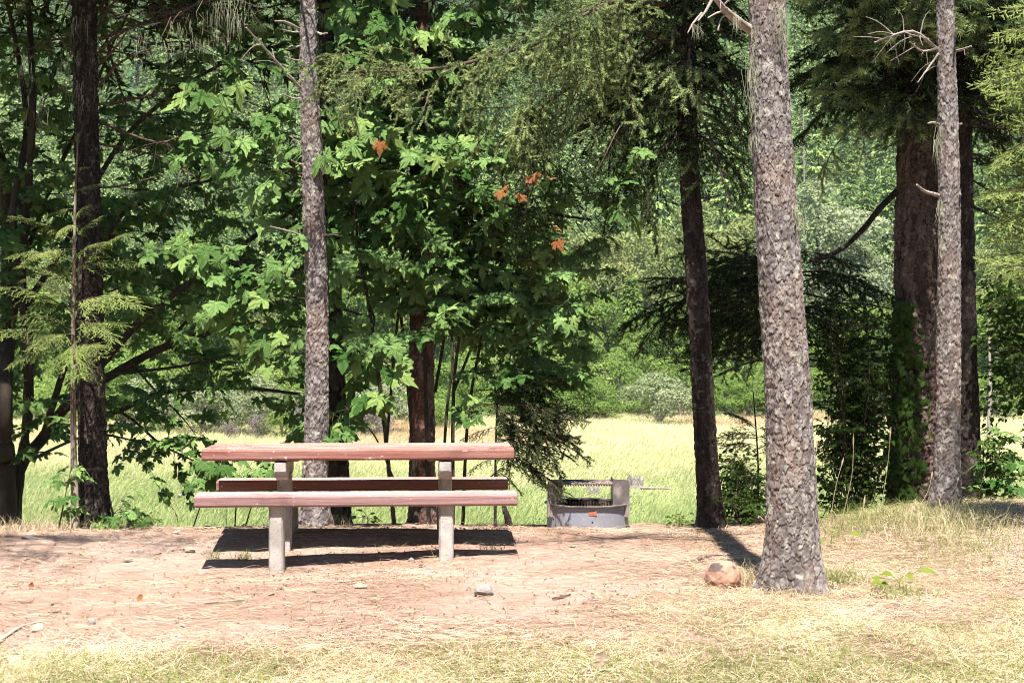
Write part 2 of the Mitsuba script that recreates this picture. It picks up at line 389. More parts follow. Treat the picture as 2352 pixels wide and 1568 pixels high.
def fir_bough(seed, L=1.0, droop=0.25, lat=0.42, sp=0.045, sub=0.045, sublen=0.10, per_m=620, nl=0.026, nw=0.0045, hang=0.25):
    """a drooping flat fir bough from the origin along +x, its tip on the x axis: (needles, wood)"""
    rng = np.random.default_rng(seed)
    n = 14
    x = np.linspace(0, L, n)
    axis = np.stack([x, 0.05 * L * np.sin(x / L * 3 + seed), droop * L * (x / L) * (1 - x / L) * 1.6], 1)
    wood = [tube(axis, np.linspace(0.010, 0.0022, n) * L + 0.001, 5)]
    sh0, sh1 = [], []
    s = 0.14 * L
    k = 0
    while s < L:
        t = s / L
        p = np.array([np.interp(s, x, axis[:, q]) for q in range(3)])
        side = 1 if k % 2 else -1
        ll = lat * L * (0.35 + 0.65 * math.sin(min(t * 1.25, 1) * math.pi * 0.62 + 0.35)) * (1 - 0.75 * t ** 2) * rng.uniform(0.6, 1.15)
        ang = rng.uniform(0.65, 1.05) * side
        m = 6
        q = np.linspace(0, 1, m)
        dx, dy = math.cos(ang), math.sin(ang)
        pts = p + np.stack([q * ll * dx, q * ll * dy, -hang * ll * q ** 2 * rng.uniform(0.5, 1.8) + 0.05 * ll * q * rng.normal()], 1)
        wood.append(tube(pts, np.linspace(0.0035, 0.0014, m), 3))
        sh0.append(pts[1:-1]); sh1.append(pts[2:])
        d = 0.25 * ll
        kk = 0
        while d < ll:
            pp = np.array([np.interp(d / ll, q, pts[:, c]) for c in range(3)])
            a2 = ang + (1 if kk % 2 else -1) * rng.uniform(0.6, 1.0)
            l2 = sublen * rng.uniform(0.5, 1.2) * (1.15 - 0.6 * d / ll)
            e = pp + np.array([math.cos(a2) * l2, math.sin(a2) * l2, -l2 * rng.uniform(0.0, 0.75) * hang * 2 + 0.02 * rng.normal()])
            sh0.append(pp[None]); sh1.append(e[None])
            d += sub * rng.uniform(0.7, 1.4); kk += 1
        s += sp * rng.uniform(0.7, 1.4); k += 1
    sh0.append(axis[6:-1]); sh1.append(axis[7:])
    age = np.concatenate([np.full(len(q), 1.0 if len(q) == 1 else 0.25) for q in sh0])
    return needles_on(np.vstack(sh0), np.vstack(sh1), per_m, nl, nw, rng, age=age), cat(wood)


def coarse_bough(seed, L=1.0):
    return fir_bough(seed, L, droop=0.25, lat=0.45, sp=0.10, sub=0.09, sublen=0.16, per_m=90, nl=0.05, nw=0.014)


def cedar_bough(seed, L=1.0, hang=0.5, dens=1.0):
    """a flat fern-like spray with scale leaves"""
    rng = np.random.default_rng(seed)
    n = 12
    x = np.linspace(0, L, n)
    axis = np.stack([x, 0.04 * L * np.sin(x / L * 3 + seed), 0.35 * L * (x / L) * (1 - x / L)], 1)
    wood = [tube(axis, np.linspace(0.008, 0.002, n) * L + 0.0008, 5)]
    P, D, W = [], [], []
    s, k = 0.18 * L, 0
    while s < L:
        t = s / L
        p = np.array([np.interp(s, x, axis[:, q]) for q in range(3)])
        side = 1 if k % 2 else -1
        ll = 0.36 * L * (1.1 - 0.8 * t) * rng.uniform(0.6, 1.15)
        ang = rng.uniform(0.6, 0.95) * side
        q = np.linspace(0, 1, 6)
        pts = p + np.stack([q * ll * math.cos(ang), q * ll * math.sin(ang), -hang * ll * q ** 1.6 * rng.uniform(0.5, 1.7)], 1)
        d, kk = 0.06 * ll, 0
        seg = np.diff(pts, axis=0)
        P.append(pts[:-1]); D.append(seg * 1.1); W.append(np.full(5, 0.009))
        while d < ll:
            pp = np.array([np.interp(d / ll, q, pts[:, c]) for c in range(3)])
            a2 = ang + (1 if kk % 2 else -1) * rng.uniform(0.45, 0.8)
            l2 = 0.085 * L ** 0.5 * rng.uniform(0.5, 1.2) * (1.2 - 0.75 * d / ll)
            e = np.array([math.cos(a2) * l2, math.sin(a2) * l2, -l2 * hang * rng.uniform(0.2, 1.2)])
            P.append(pp[None]); D.append(e[None]); W.append([0.0105])
            m = int(l2 / 0.008)
            for c in range(1, m):
                a3 = a2 + (1 if c % 2 else -1) * rng.uniform(0.4, 0.7)
                l3 = 0.024 * rng.uniform(0.6, 1.2) * (1.1 - 0.6 * c / m)
                P.append((pp + e * c / m)[None]); D.append(np.array([[math.cos(a3) * l3, math.sin(a3) * l3, -l3 * hang * rng.uniform(0.2, 1.0)]])); W.append([0.0095])
            d += 0.026 / dens * rng.uniform(0.7, 1.3); kk += 1
        s += 0.042 * L / dens * rng.uniform(0.75, 1.3); k += 1
    P, D, W = np.vstack(P), np.vstack(D), np.concatenate(W)
    nrm = unit(np.cross(D, np.array([0, 0, 1.0]) + 0.5 * rng.normal(size=D.shape)))
    v = np.stack([P - nrm * W[:, None] / 2, P + nrm * W[:, None] / 2, P + D], 1).reshape(-1, 3)
    u = np.repeat(np.stack([rng.random(len(P)), rng.random(len(P)) * 0.8], 1), 3, 0)
    return (v, np.arange(len(v)).reshape(-1, 3), u), cat(wood)


def pine_twig(seed, L=0.6, n_needles=80, nl=0.16, nw=0.0028):
    """a bare curved twig that ends in tufts of long needles"""
    rng = np.random.default_rng(seed)
    n = 10
    x = np.linspace(0, L, n)
    axis = np.stack([x, 0.12 * L * np.sin(x / L * 4 + seed), 0.5 * L * (x / L) * (1 - x / L)], 1)
    wood = [tube(axis, np.linspace(0.008, 0.004, n), 5)]
    nd = []
    tips = [(axis[-1], unit(axis[-1] - axis[-2]))]
    for i in range(2):
        d = unit(rng.normal(size=3) * 0.7 + [0.6, 0, 0]); b = axis[6 + i]
        e = smooth_path([b, b + d * 0.10 * L * 3, b + d * 0.2 * L * 2 + [0, 0, -0.04]], 6)
        wood.append(tube(e, 0.0035, 4)); tips.append((e[-1], unit(e[-1] - e[-2])))
    for tip, d in tips:
        dirs = unit(unit(rng.normal(size=(n_needles, 3))) + d * 0.75 + [0, 0, -0.25])
        base = tip - d * (rng.random(n_needles) * 0.10)[:, None]
        ln = (nl * rng.uniform(0.7, 1.1, n_needles))[:, None]
        w = unit(np.cross(dirs, rng.normal(size=dirs.shape)))
        mid = base + dirs * ln * 0.55
        end = base + dirs * ln + np.array([0, 0, -1.0]) * ln * 0.18
        v = np.stack([base - w * nw / 2, base + w * nw / 2, mid + w * nw / 2, mid - w * nw / 2, end], 1).reshape(-1, 3)
        i = np.arange(n_needles)[:, None] * 5
        f = np.vstack([i + [0, 1, 2], i + [0, 2, 3], i + [3, 2, 4]])
        nd.append((v, f, np.repeat(np.stack([rng.random(n_needles), rng.random(n_needles) * 0.8], 1), 5, 0)))
    return cat(nd), cat(wood)


half = np.array([[0, 0.02], [.10, -.05], [.20, -.12], [.30, -.10], [.38, -.14], [.37, -.03], [.47, .02], [.36, .09], [.27, .13], [.40, .22], [.50, .25], [.60, .42], [.50, .44], [.46, .52], [.34, .47], [.24, .40],
                 [.155, .36], [.19, .50], [.25, .58], [.17, .66], [.18, .75], [.08, .84], [0, 1.02]])
outline = np.vstack([half, half[-2:0:-1] * [-1, 1]])


def maple_leaf(seed):
    """one lobed leaf, stalk end at the origin, growing along +x, about one unit long, folded and drooping"""
    rng = np.random.default_rng(seed)
    o = outline * (1 + 0.07 * rng.normal(size=outline.shape)) * [rng.uniform(0.8, 1.15), rng.uniform(0.9, 1.1)]
    c = np.array([0.0, 0.24])
    mids = c + (o - c) * 0.5
    x, y = np.concatenate([[c[0]], mids[:, 0], o[:, 0]]), np.concatenate([[c[1]], mids[:, 1], o[:, 1]])
    n = len(o)
    curl = rng.uniform(0.2, 0.55); side = rng.uniform(0.15, 0.5); fold = rng.uniform(0.05, 0.25)
    ang = np.arctan2(x, y - 0.02)
    z = -curl * (y - 0.1) ** 2 - side * x ** 2 + fold * np.abs(x) * 0.5 + 0.035 * np.cos(ang * 5.6) * np.hypot(x, y) + 0.02 * rng.normal(size=len(x))
    v = np.stack([y, x, z], 1)
    k = np.arange(n); kn = (k + 1) % n
    f = np.vstack([np.stack([k * 0, 1 + kn, 1 + k], 1), np.stack([1 + k, 1 + kn, 1 + n + kn], 1), np.stack([1 + k, 1 + n + kn, 1 + n + k], 1)])
    petiole = tube(smooth_path([[-0.55, 0, 0.16], [-0.25, 0, 0.10], [0.02, 0, 0.0]], 4), 0.011, 3)
    u = np.tile([rng.random(), 0.3], (len(v), 1))
    return cat([(v, f, u), (petiole[0], petiole[1], np.tile([0.9, 0.3], (len(petiole[0]), 1)))])


def small_leaf(seed, lobed=False):
    rng = np.random.default_rng(seed)
    w = 0.34
    v = np.array([[0, 0, 0], [.35, w, .05], [.35, 0, -.03], [.35, -w, .05], [.72, w * .8, .0], [.72, 0, -.08], [.72, -w * .8, .0], [1.05, 0, -.2]])
    v[:, 2] *= rng.uniform(0.6, 1.8)
    f = np.array([[0, 2, 1], [0, 3, 2], [1, 2, 5], [1, 5, 4], [2, 3, 6], [2, 6, 5], [4, 5, 7], [5, 6, 7]])
    return v, f, np.tile([rng.random(), 0.3], (8, 1))


MAPLE = [maple_leaf(100 + i) for i in range(8)]
MAPLE[7][2][:, 1] = 0.95
SMALL = [small_leaf(200 + i) for i in range(5)]


def stamp(variants, ms, rng, tone=True):
    """one mesh of leaves under the matrices ms"""
    out = []
    pick = rng.integers(0, len(variants), len(ms))
    ms = np.asarray(ms)
    for q, (v, f, u) in enumerate(variants):
        sel = ms[pick == q]
        if not len(sel):
            continue
        vs = (np.einsum('kij,nj->kni', sel[:, :3, :3], v) + sel[:, None, :3, 3]).reshape(-1, 3)
        fs = (f[None] + (np.arange(len(sel)) * len(v))[:, None, None]).reshape(-1, 3)
        us = np.tile(u, (len(sel), 1))
        if tone:
            us[:, 0] = np.clip(us[:, 0] * 0.4 + np.repeat(rng.random(len(sel)), len(v)) * 0.6, 0, 1)
        out.append((vs, fs, us))
    return cat(out)


def leaf_pose(p, out, size, rng, sag=0.6, face=(0, -0.35, 1.0)):
    """a leaf at p growing outward along out and sagging, its face turned up and out"""
    d = unit(np.asarray(out) * [1, 1, 0.4] + rng.normal(size=3) * 0.35 - [0, 0, sag * rng.uniform(0.4, 1.5)])
    return pose(basis(d, unit(np.array(face) + 0.35 * rng.normal(size=3)), 0), p + unit(np.asarray(out)) * size * 0.35, size)


def leaf_parts(tree, group, ms, variants_n, bsdf_stuff, variants, rng, keep=300, holder=None, name='leaf'):
    """the KEEP leaves that show largest become parts, the rest one part of many"""
    ms = np.asarray(ms)
    d = np.linalg.norm(ms[:, :3, 3] - [0, 0, EZ], axis=1)
    big = np.linalg.norm(ms[:, :3, 0], axis=1) / d
    px = 1176 + ms[:, 0, 3] / ms[:, 1, 3] * F; py = HY + (EZ - ms[:, 2, 3]) / ms[:, 1, 3] * F
    big = np.where((px > 0) & (px < 2352) & (py > 0) & (py < 1568), big, 0)
    order = np.argsort(-big)
    h = holder or tree
    n = 0
    for i in order[:keep]:
        if big[i] * 1507 < 6:
            break
        inst(fresh(f'{h}__{name}'), f'{group}_{rng.integers(variants_n)}', ms[i]); n += 1
    if n < len(ms):
        part(h, 'foliage', stamp(variants, ms[order[n:]], rng), bsdf_stuff, stuff=True)


for i, m in enumerate(MAPLE):
    group_of(f'maple_leaf_group_{i}', {'leaf': mikit.ply((m[0], m[1]), 'maple_leaf', uv=m[2])})
    group_of(f'orange_leaf_group_{i}', {'leaf': mikit.ply((m[0], m[1]), 'orange_leaf', uv=m[2])})


def bough_group(name, made, needle_mat, wood_mat='twig'):
    nd, wd = made
    group_of(name, {'needles': mikit.ply((nd[0], nd[1]), needle_mat, uv=nd[2]), 'twig': mikit.ply((wd[0], wd[1]), wood_mat, uv=wd[2])})


for i in range(4):
    bough_group(f'fir_bough_group_{i}', fir_bough(300 + i, L=.55, droop=[.2, .3, .35, .25][i], hang=[.25, .5, .7, .4][i], lat=.5, sp=.075, sub=.072, sublen=.125, per_m=1150, nl=.024, nw=.0045), 'needle')
    bough_group(f'shaded_bough_group_{i}', fir_bough(320 + i, droop=[.2, .3, .1, .25][i], hang=[.15, .3, .5, .2][i], sp=0.07, sub=0.075, sublen=0.13, per_m=700, nl=0.028, nw=0.005), 'needle_shaded')
    bough_group(f'cedar_bough_group_{i}', cedar_bough(340 + i, hang=[.3, .5, .7, .45][i]), 'cedar_leaf')
    bough_group(f'pine_twig_group_{i}', pine_twig(360 + i), 'pine_needle')
for i in range(3):
    bough_group(f'crown_bough_group_{i}', coarse_bough(380 + i), 'needle_shaded')


def between(p, tip, up=(0, 0, 1.0), roll=0.0, length=1.0):
    p, tip = np.asarray(p, float), np.asarray(tip, float)
    return pose(basis(tip - p, up, roll), p, np.linalg.norm(tip - p) / length)


# ------------------------------------------------------------------ trunks with plated bark
def plates(u, v, seed, nu):
    """cells on a cylinder: nearest and second distance, random number, offset up from the cell's centre"""
    rng = np.random.default_rng(seed)
    nv = int(v.max()) + 3
    J = rng.random((nv + 2, nu, 3))
    iu, iv = np.floor(u).astype(int), np.floor(v).astype(int)
    f1, f2 = np.full(u.shape, 9.0), np.full(u.shape, 9.0)
    rid, off = np.zeros(u.shape), np.zeros(u.shape)
    for a in (-1, 0, 1):
        for b in (-1, 0, 1):
            cu, cv = iu + a, iv + b
            j = J[np.clip(cv, -1, nv) + 1, cu % nu]
            du, dv = cu + j[..., 0] - u, cv + j[..., 1] - v
            d = np.hypot(du, dv)
            closer = d < f1
            f2 = np.where(closer, f1, np.minimum(f2, d))
            rid = np.where(closer, j[..., 2], rid); off = np.where(closer, -dv, off)
            f1 = np.where(closer, d, f1)
    return f1, f2, rid, off


def trunk_mesh(centres, radii, seed, nt=160, dz=0.007, z_fine=(-1, 5.2), cell=(0.045, 0.07), relief=0.012, flare=0.35, cut=0.0):
    """centres rising points (n,3), radii; bark plates as relief between z_fine"""
    c, r = np.asarray(centres, float), np.asarray(radii, float)
    z0, z1 = c[0, 2], c[-1, 2]
    zt = min(z1, z_fine[1])
    zs = np.arange(z0, zt, dz)
    if z1 > zt + 0.1:
        zs = np.concatenate([zs, np.linspace(zt, z1, 24)])
    dense = smooth_path(c, 400)
    cx, cy = np.interp(zs, dense[:, 2], dense[:, 0]), np.interp(zs, dense[:, 2], dense[:, 1])
    rr = np.interp(zs, c[:, 2], r)
    foot = z0 + 0.35
    rr = rr * (1 + flare * np.exp(-np.maximum(zs - foot, 0) / 0.16))
    th = np.linspace(0, 2 * np.pi, nt, endpoint=False)
    R0 = float(np.mean(r[: max(2, len(r) - 1)]))
    nu = max(6, int(round(2 * np.pi * R0 / cell[0])))
    TH, ZS = np.meshgrid(th, zs)
    wob = meshkit.fbm(np.stack([np.cos(TH) * 3, np.sin(TH) * 3, ZS * 6], -1), 3, seed) - 0.5
    wob2 = meshkit.fbm(np.stack([np.cos(TH) * 7, np.sin(TH) * 7, ZS * 16], -1), 2, seed + 3) - 0.5
    U = TH / (2 * np.pi) * nu + 1.3 * wob + 0.7 * wob2
    V = (ZS - z0) / cell[1] + 1.3 * wob2 + 2
    f1, f2, rid, off = plates(U, V, seed, nu)
    g1, g2, gid, goff = plates(TH / (2 * np.pi) * (nu // 2) + 0.6 * wob + 0.5 * wob2, (ZS - z0) / (cell[1] * 2.3) + 0.8 * wob2 + 2, seed + 1, nu // 2)
    e1, e2 = np.clip((f2 - f1) / 0.13, 0, 1), np.clip((g2 - g1) / 0.10, 0, 1)
    edge = np.minimum(e1 * 0.6 + 0.4, 1) * e2
    rough = meshkit.fbm(np.stack([np.cos(TH) * R0 * 40, np.sin(TH) * R0 * 40, ZS * 30], -1), 3, seed + 21) - 0.5
    d = relief * (0.55 * gid * e2 + 0.45 * rid * e1 ** 0.5 + 0.30 * edge - 0.7 - 0.40 * off * e1 - 0.30 * goff * e2 + 1.3 * rough)
    rid = np.clip(0.55 * rid + 0.45 * gid, 0, 1)
    d = d + relief * 0.5 * (meshkit.fbm(np.stack([np.cos(TH) * R0 * 60, np.sin(TH) * R0 * 60, ZS * 45], -1), 3, seed + 9) - 0.5)
    d = d + R0 * 0.16 * (meshkit.fbm(np.stack([np.cos(TH) * 1.2, np.sin(TH) * 1.2, ZS * 1.1], -1), 2, seed + 5) - 0.5)
    if flare:
        d = d + rr[:, None] * 0.22 * np.exp(-np.maximum(ZS - foot, 0) / 0.15) * np.sin(TH * 3 + seed + 2 * wob)
    fade = (1 - ss(zt - 0.2, zt, ZS))
    rad = rr[:, None] + d * (0.3 + 0.7 * fade)
    v = np.stack([cx[:, None] + rad * np.cos(TH), cy[:, None] + rad * np.sin(TH), ZS], -1).reshape(-1, 3)
    n = len(zs)
    i, j = np.meshgrid(np.arange(n - 1), np.arange(nt), indexing='ij')
    a = i * nt + j; b = i * nt + (j + 1) % nt
    q = np.stack([a, b, b + nt, a + nt], -1).reshape(-1, 4)
    uv = np.stack([rid, 1 - edge], -1).reshape(-1, 2)
    return v, np.vstack([q[:, [0, 1, 2]], q[:, [0, 2, 3]]]), uv


def px_trunk(rows, Y, top=9.0, lean_y=0.0, top_r=0.6):
    """rows of (y, x, width) in the photograph, from the foot up, for a trunk at distance Y, carried on above the frame"""
    rows = sorted(rows, key=lambda q: -q[0])
    c = [at(x, y, Y) for y, x, w in rows]
    r = [w / 2 / F * Y for y, x, w in rows]
    base = c[0].copy()
    base[2] = min(base[2], float(gz(base[0], base[1]))) - 0.35
    c = [base] + c; r = [r[0]] + r
    d = (c[-1] - c[-3]) / (c[-1][2] - c[-3][2])
    for k in (0.5, 1.0):
        z = c[-1][2] + (top - c[-1][2]) * k
        c.append(np.array([c[-1][0] + d[0] * (z - c[-1][2]) * 0.6, Y + lean_y * k, z])); r.append(r[-1] * (1 - (1 - top_r) * k))
    return np.array(c), np.array(r)


def dead_stub(parent, base, tip, r, rng, twigs=0, bsdf='dead_wood', kink=0.06):
    base, tip = np.asarray(base, float), np.asarray(tip, float)
    L = np.linalg.norm(tip - base)
    mid = base + (tip - base) * 0.5 + rng.normal(size=3) * kink * L
    pts = smooth_path([base, mid, tip], 9)
    ms = [tube(pts, r * np.linspace(1, 0.45, 9), 7, bumpy=0.35, rng=rng)]
    for q in range(twigs):
        s = rng.uniform(0.35, 0.95)
        b = pts[int(s * 8)]
        d = unit(rng.normal(size=3) * [1, 0.7, 0.8] + unit(tip - base) * 0.6 - [0, 0, 0.5])
        l2 = L * rng.uniform(0.15, 0.45)
        ms.append(tube(smooth_path([b, b + d * l2 * 0.5 + rng.normal(size=3) * 0.06 * l2, b + d * l2 - [0, 0, 0.12 * l2]], 6), np.linspace(0.28, 0.12, 6) * r, 4))
    return part(parent, 'dead_branch', cat(ms), bsdf, smooth=50)


def lichen_mesh(points, lengths, rng, strands=26, spread=0.05):
    out = []
    for p, L in zip(points, lengths):
        for k in range(strands):
            a = np.asarray(p) + rng.normal(size=3) * [spread, spread * 0.6, spread * 0.4]
            l = L * rng.uniform(0.35, 1.0)
            e = a + [rng.normal() * 0.10 * l, rng.normal() * 0.08 * l, -l]
            m = (a + e) / 2 + rng.normal(size=3) * 0.08 * l
            w = unit(np.array([1, rng.normal() * 0.8, 0.15 * rng.normal()])) * rng.uniform(0.0014, 0.0036)
            v = np.array([a - w / 2, a + w / 2, m + w * 0.6, m - w * 0.6, e])
            out.append((v, np.array([[0, 1, 2], [0, 2, 3], [3, 2, 4]]), np.tile([rng.random(), 0], (5, 1))))
    return cat(out)


def unseen_crown(tree, base_c, z0, z1, r0, n, seed, group='crown_bough_group', var=3, x_bias=0.0, y_bias=0.0, front=14.9, x_min=-99):
    """the boughs of a crown from z0 to z1 round the trunk line, out of view, with gaps left for the sun"""
    rng = np.random.default_rng(seed)
    k = 0
    crown = f'{tree}__crown'
    while k < n:
        t = rng.random() ** 0.8
        z = z0 + (z1 - z0) * t
        L = r0 * (1 - 0.75 * t) * rng.uniform(0.7, 1.15) + 0.3
        a = rng.random() * 2 * np.pi
        c = np.array([np.interp(z, base_c[:, 2], base_c[:, q]) for q in range(3)]); c[2] = z
        tip = c + [math.cos(a) * L + x_bias * L, math.sin(a) * L + y_bias * L, L * rng.uniform(-0.5, 0.15)]
        k += 1
        if tree == right_pine and tip[0] < 1.1:
            continue  # keeps this unseen crown out of the sun's way to the ring
        if tip[0] < x_min or tip[1] + 0.45 * tip[2] < (16.1 if -3.7 < tip[0] < -0.6 else 15.7 if -0.6 <= tip[0] < 1.3 else front):       # boughs left out where sun must reach the clearing and leaves
            continue
        inst(f'{crown}__{k:03d}', f'{group}_{rng.integers(var)}', between(c, tip, roll=rng.normal() * 0.3))
    labels[crown] = {'kind': 'stuff'}

# ------------------------------------------------------------------ picnic table
def hull(points):
    return trimesh.convex.convex_hull(np.asarray(points, float))


def chamfer_box(lo, hi, c):
    lo, hi = np.asarray(lo, float), np.asarray(hi, float)
    c = np.broadcast_to(c, 3)
    pts = []
    for s in np.ndindex(2, 2, 2):
        p = np.where(s, hi, lo); d = np.where(s, -1, 1)
        for a in range(3):
            q = p.copy()
            for b in range(3):
                if b != a:
                    q[b] += d[b] * c[a] if False else d[b] * c[b]
            pts.append(q)
    return hull(pts)


def facet(mesh, uvf):
    v = np.asarray(mesh.vertices)[mesh.faces].reshape(-1, 3)
    return v, np.arange(len(v)).reshape(-1, 3), uvf(v)


TH = math.radians(3.5)
TABLE = np.eye(4)
TABLE[:3, :3] = [[math.cos(TH), -math.sin(TH), 0], [math.sin(TH), math.cos(TH), 0], [0, 0, 1]]
TABLE[:3, 3] = [(819.5 - 1176) / F * 11.4, 11.4, 0]


def tput(m):
    return (put(m[0], TABLE), *m[1:])


def board(u0, u1, v0, v1, z0, z1, seed, c=0.012):
    rng = np.random.default_rng(seed)
    m = chamfer_box([u0, v0, z0], [u1, v1, z1], [0.006, c, c])
    off = rng.random(2) * 20
    return facet(m, lambda v: np.stack([v[:, 0] + off[0], v[:, 1] + v[:, 2] + off[1]], 1))


table = thing('picnic_table', 'red-brown painted plank picnic table on pale concrete posts', 'picnic table')
hl = 1.22
part(table, 'tabletop_board', tput(board(-hl, hl, 0.380, 0.630, 0.716, 0.806, 1, 0.016)), 'paint_red', label='front tabletop plank with worn, chipped top edge')
part(table, 'tabletop_board', tput(board(-hl + .004, hl - .006, 0.636, 0.886, 0.716, 0.805, 2, 0.008)), 'paint_red')
part(table, 'tabletop_board', tput(board(-hl + .01, hl - .002, 0.892, 1.140, 0.716, 0.804, 3, 0.012)), 'paint_red')
part(table, 'bench_board', tput(board(-hl, hl, 0.0, 0.286, 0.394, 0.486, 4, 0.016)), 'paint_faded', label='near bench plank with faded pinkish paint and knots')
part(table, 'bench_board', tput(board(-hl, hl, 1.234, 1.52, 0.396, 0.486, 5, 0.014)), 'paint_red', label='far bench plank in the shade of the tabletop')
for k, (u, tilt) in enumerate(((-0.612, 0.0), (0.676, 0.0))):
    for q, v in enumerate((0.045, 1.31)):
        c = put(np.array([[u, v + 0.08, 0]]), TABLE)[0]
        z0 = float(gz(c[0], c[1])) - 0.14
        leg = chamfer_box([u - .053, v, z0], [u + .053, v + .165, 0.393], [0.012, 0.012, 0.0])
        leg = trimesh.util.concatenate([leg, chamfer_box([u - .040, v + .02, z0], [u + .060, v + .145, 0.386], [0.006, 0.02, 0.0])])
        part(table, 'leg', tput(facet(leg, lambda v: v[:, :2])), 'concrete')
    c = put(np.array([[u, 0.76, 0]]), TABLE)[0]
    z0 = float(gz(c[0], c[1])) - 0.14
    col = chamfer_box([u - .05, 0.67, z0], [u + .05, 0.85, 0.60], [0.014, 0.014, 0.0])
    rib = chamfer_box([u - .032, 0.655, z0], [u + .058, 0.865, 0.59], [0.006, 0.03, 0.0])
    nose = [(0.400, 0.702), (0.400, 0.632), (0.404, 0.612), (0.414, 0.600), (0.44, 0.586), (0.62, 0.545), (0.90, 0.545), (1.08, 0.586), (1.105, 0.600), (1.116, 0.620), (1.120, 0.702)]
    arm = hull([(u + s, v, z) for s in (-.047, .047) for v, z in nose] + [(u + s, v + d, z) for s in (-.040, .040) for v, z, d in ((0.400, 0.70, -.006), (0.400, 0.63, -.006))])
    plate = chamfer_box([u - .14, 0.46, 0.703], [u + .14, 1.06, 0.7145], [.003, .003, .003])
    part(table, 'pedestal', tput(facet(trimesh.util.concatenate([col, rib, arm]), lambda v: v[:, :2])), 'concrete', label='concrete post with T-shaped arm under the tabletop')
    part(table, 'steel_bracket', tput(facet(plate, lambda v: v[:, :2])), 'steel_sooty')

# ------------------------------------------------------------------ fire ring
ring = thing('fire_ring', 'blue-grey steel campfire ring with upright plates and cooking grate', 'fire ring')
RC = np.array([(1349.5 - 1176) / F * 14.4, 14.4])
RR, RZ0, RZ1 = 0.388, -0.30, 0.118


def ring_wall(r0, r1, z0, z1, n=72, a0=0, a1=2 * np.pi):
    a = np.linspace(a0, a1, n + 1)
    prof = np.array([(r1, z0), (r1, z1), (r0, z1), (r0, z0)])
    v = np.stack([RC[0] + prof[None, :, 0] * np.cos(a)[:, None], RC[1] + prof[None, :, 0] * np.sin(a)[:, None], np.broadcast_to(prof[None, :, 1], (n + 1, 4))], -1).reshape(-1, 3)
    i, j = np.meshgrid(np.arange(n), np.arange(4), indexing='ij')
    q = np.stack([i * 4 + j, i * 4 + (j + 1) % 4, (i + 1) * 4 + (j + 1) % 4, (i + 1) * 4 + j], -1).reshape(-1, 4)
    return v, np.vstack([q[:, [0, 2, 1]], q[:, [0, 3, 2]]])


part(ring, 'wall', ring_wall(RR - .006, RR, RZ0, RZ1 - .006), 'steel', smooth=35)
part(ring, 'inner_wall', ring_wall(RR - .014, RR - .0075, RZ0, RZ1 - .010), 'soot', smooth=35)
part(ring, 'rim', ring_wall(RR - .008, RR + .026, RZ1 - .006, RZ1 + .002), 'steel_sooty', smooth=35)


def plate_poly(pts, y, t, tilt=0.0):
    from shapely.geometry import Polygon
    m = trimesh.creation.extrude_polygon(Polygon(pts), t, engine='earcut')
    v = np.asarray(m.vertices)
    return trimesh.Trimesh(np.stack([v[:, 0], y + v[:, 2] + tilt * v[:, 1], v[:, 1]], 1), m.faces[:, ::-1], process=False)


def round_corner(x0, x1, z0, z1, r, outer):
    xo, xi = (x0, x1) if outer < 0 else (x1, x0)
    s = -1 if outer < 0 else 1
    arc = [(xo - s * r + s * r * math.cos(a), z1 - r + r * math.sin(a)) for a in np.linspace(0, math.pi / 2, 7)]
    return [(xi, z0), (xo, z0)] + arc + [(xi, z1)]


YF = 14.20
for s, x0, x1 in ((-1, RC[0] - .388, RC[0] - .258), (1, RC[0] + .240, RC[0] + .386)):
    face = plate_poly(round_corner(x0, x1, 0.0, 0.352, 0.045, s), YF, 0.006)
    xs_ = x1 if s < 0 else x0
    web = trimesh.creation.box([0.006, 0.40, 0.352]); web.apply_translation([xs_ - s * 0.004, YF + 0.203, 0.176])
    lip = trimesh.creation.box([0.012, 0.012, 0.36]); lip.apply_translation([xs_ - s * 0.006, YF - 0.003, 0.18])
    part(ring, 'upright', trimesh.util.concatenate([face, web, lip]), 'steel_sooty')
gm = []
gx0, gx1, gy0, gy1, gzz = RC[0] - .252, RC[0] + .236, YF + .01, YF + .39, 0.305
n = 20
for k in range(n):
    b = trimesh.creation.box([0.011, gy1 - gy0, 0.018]); b.apply_translation([gx0 + (gx1 - gx0) * (k + .5) / n, (gy0 + gy1) / 2, gzz - .010]); gm.append(b)
for y in np.linspace(gy0, gy1, 4):
    b = trimesh.creation.cylinder(0.008, gx1 - gx0, 8); b.apply_transform(trimesh.transformations.rotation_matrix(math.pi / 2, [0, 1, 0])); b.apply_translation([(gx0 + gx1) / 2, y, gzz + .006]); gm.append(b)
part(ring, 'cooking_grate', trimesh.util.concatenate(gm), 'grate_steel')
bars = []
for k in range(17):
    x = RC[0] - .255 + .49 * (k + .5) / 17
    b = trimesh.creation.box([0.011, 0.03, 0.20]); b.apply_translation([x, RC[1] + math.sqrt((RR - .02) ** 2 - (x - RC[0]) ** 2) - .022, -0.012]); bars.append(b)
part(ring, 'liner', trimesh.util.concatenate(bars), 'grate_steel', stuff=True)
px = RC[0] + 0.028
lab = chamfer_box([-.038, -.0015, -.024], [.038, .0015, .024], [.004, .001, .004]); lab.apply_translation([px, RC[1] - RR - .0025, 0.055])
part(ring, 'label_plate', lab, 'orange_plate', label='small orange-red plate under the rim')
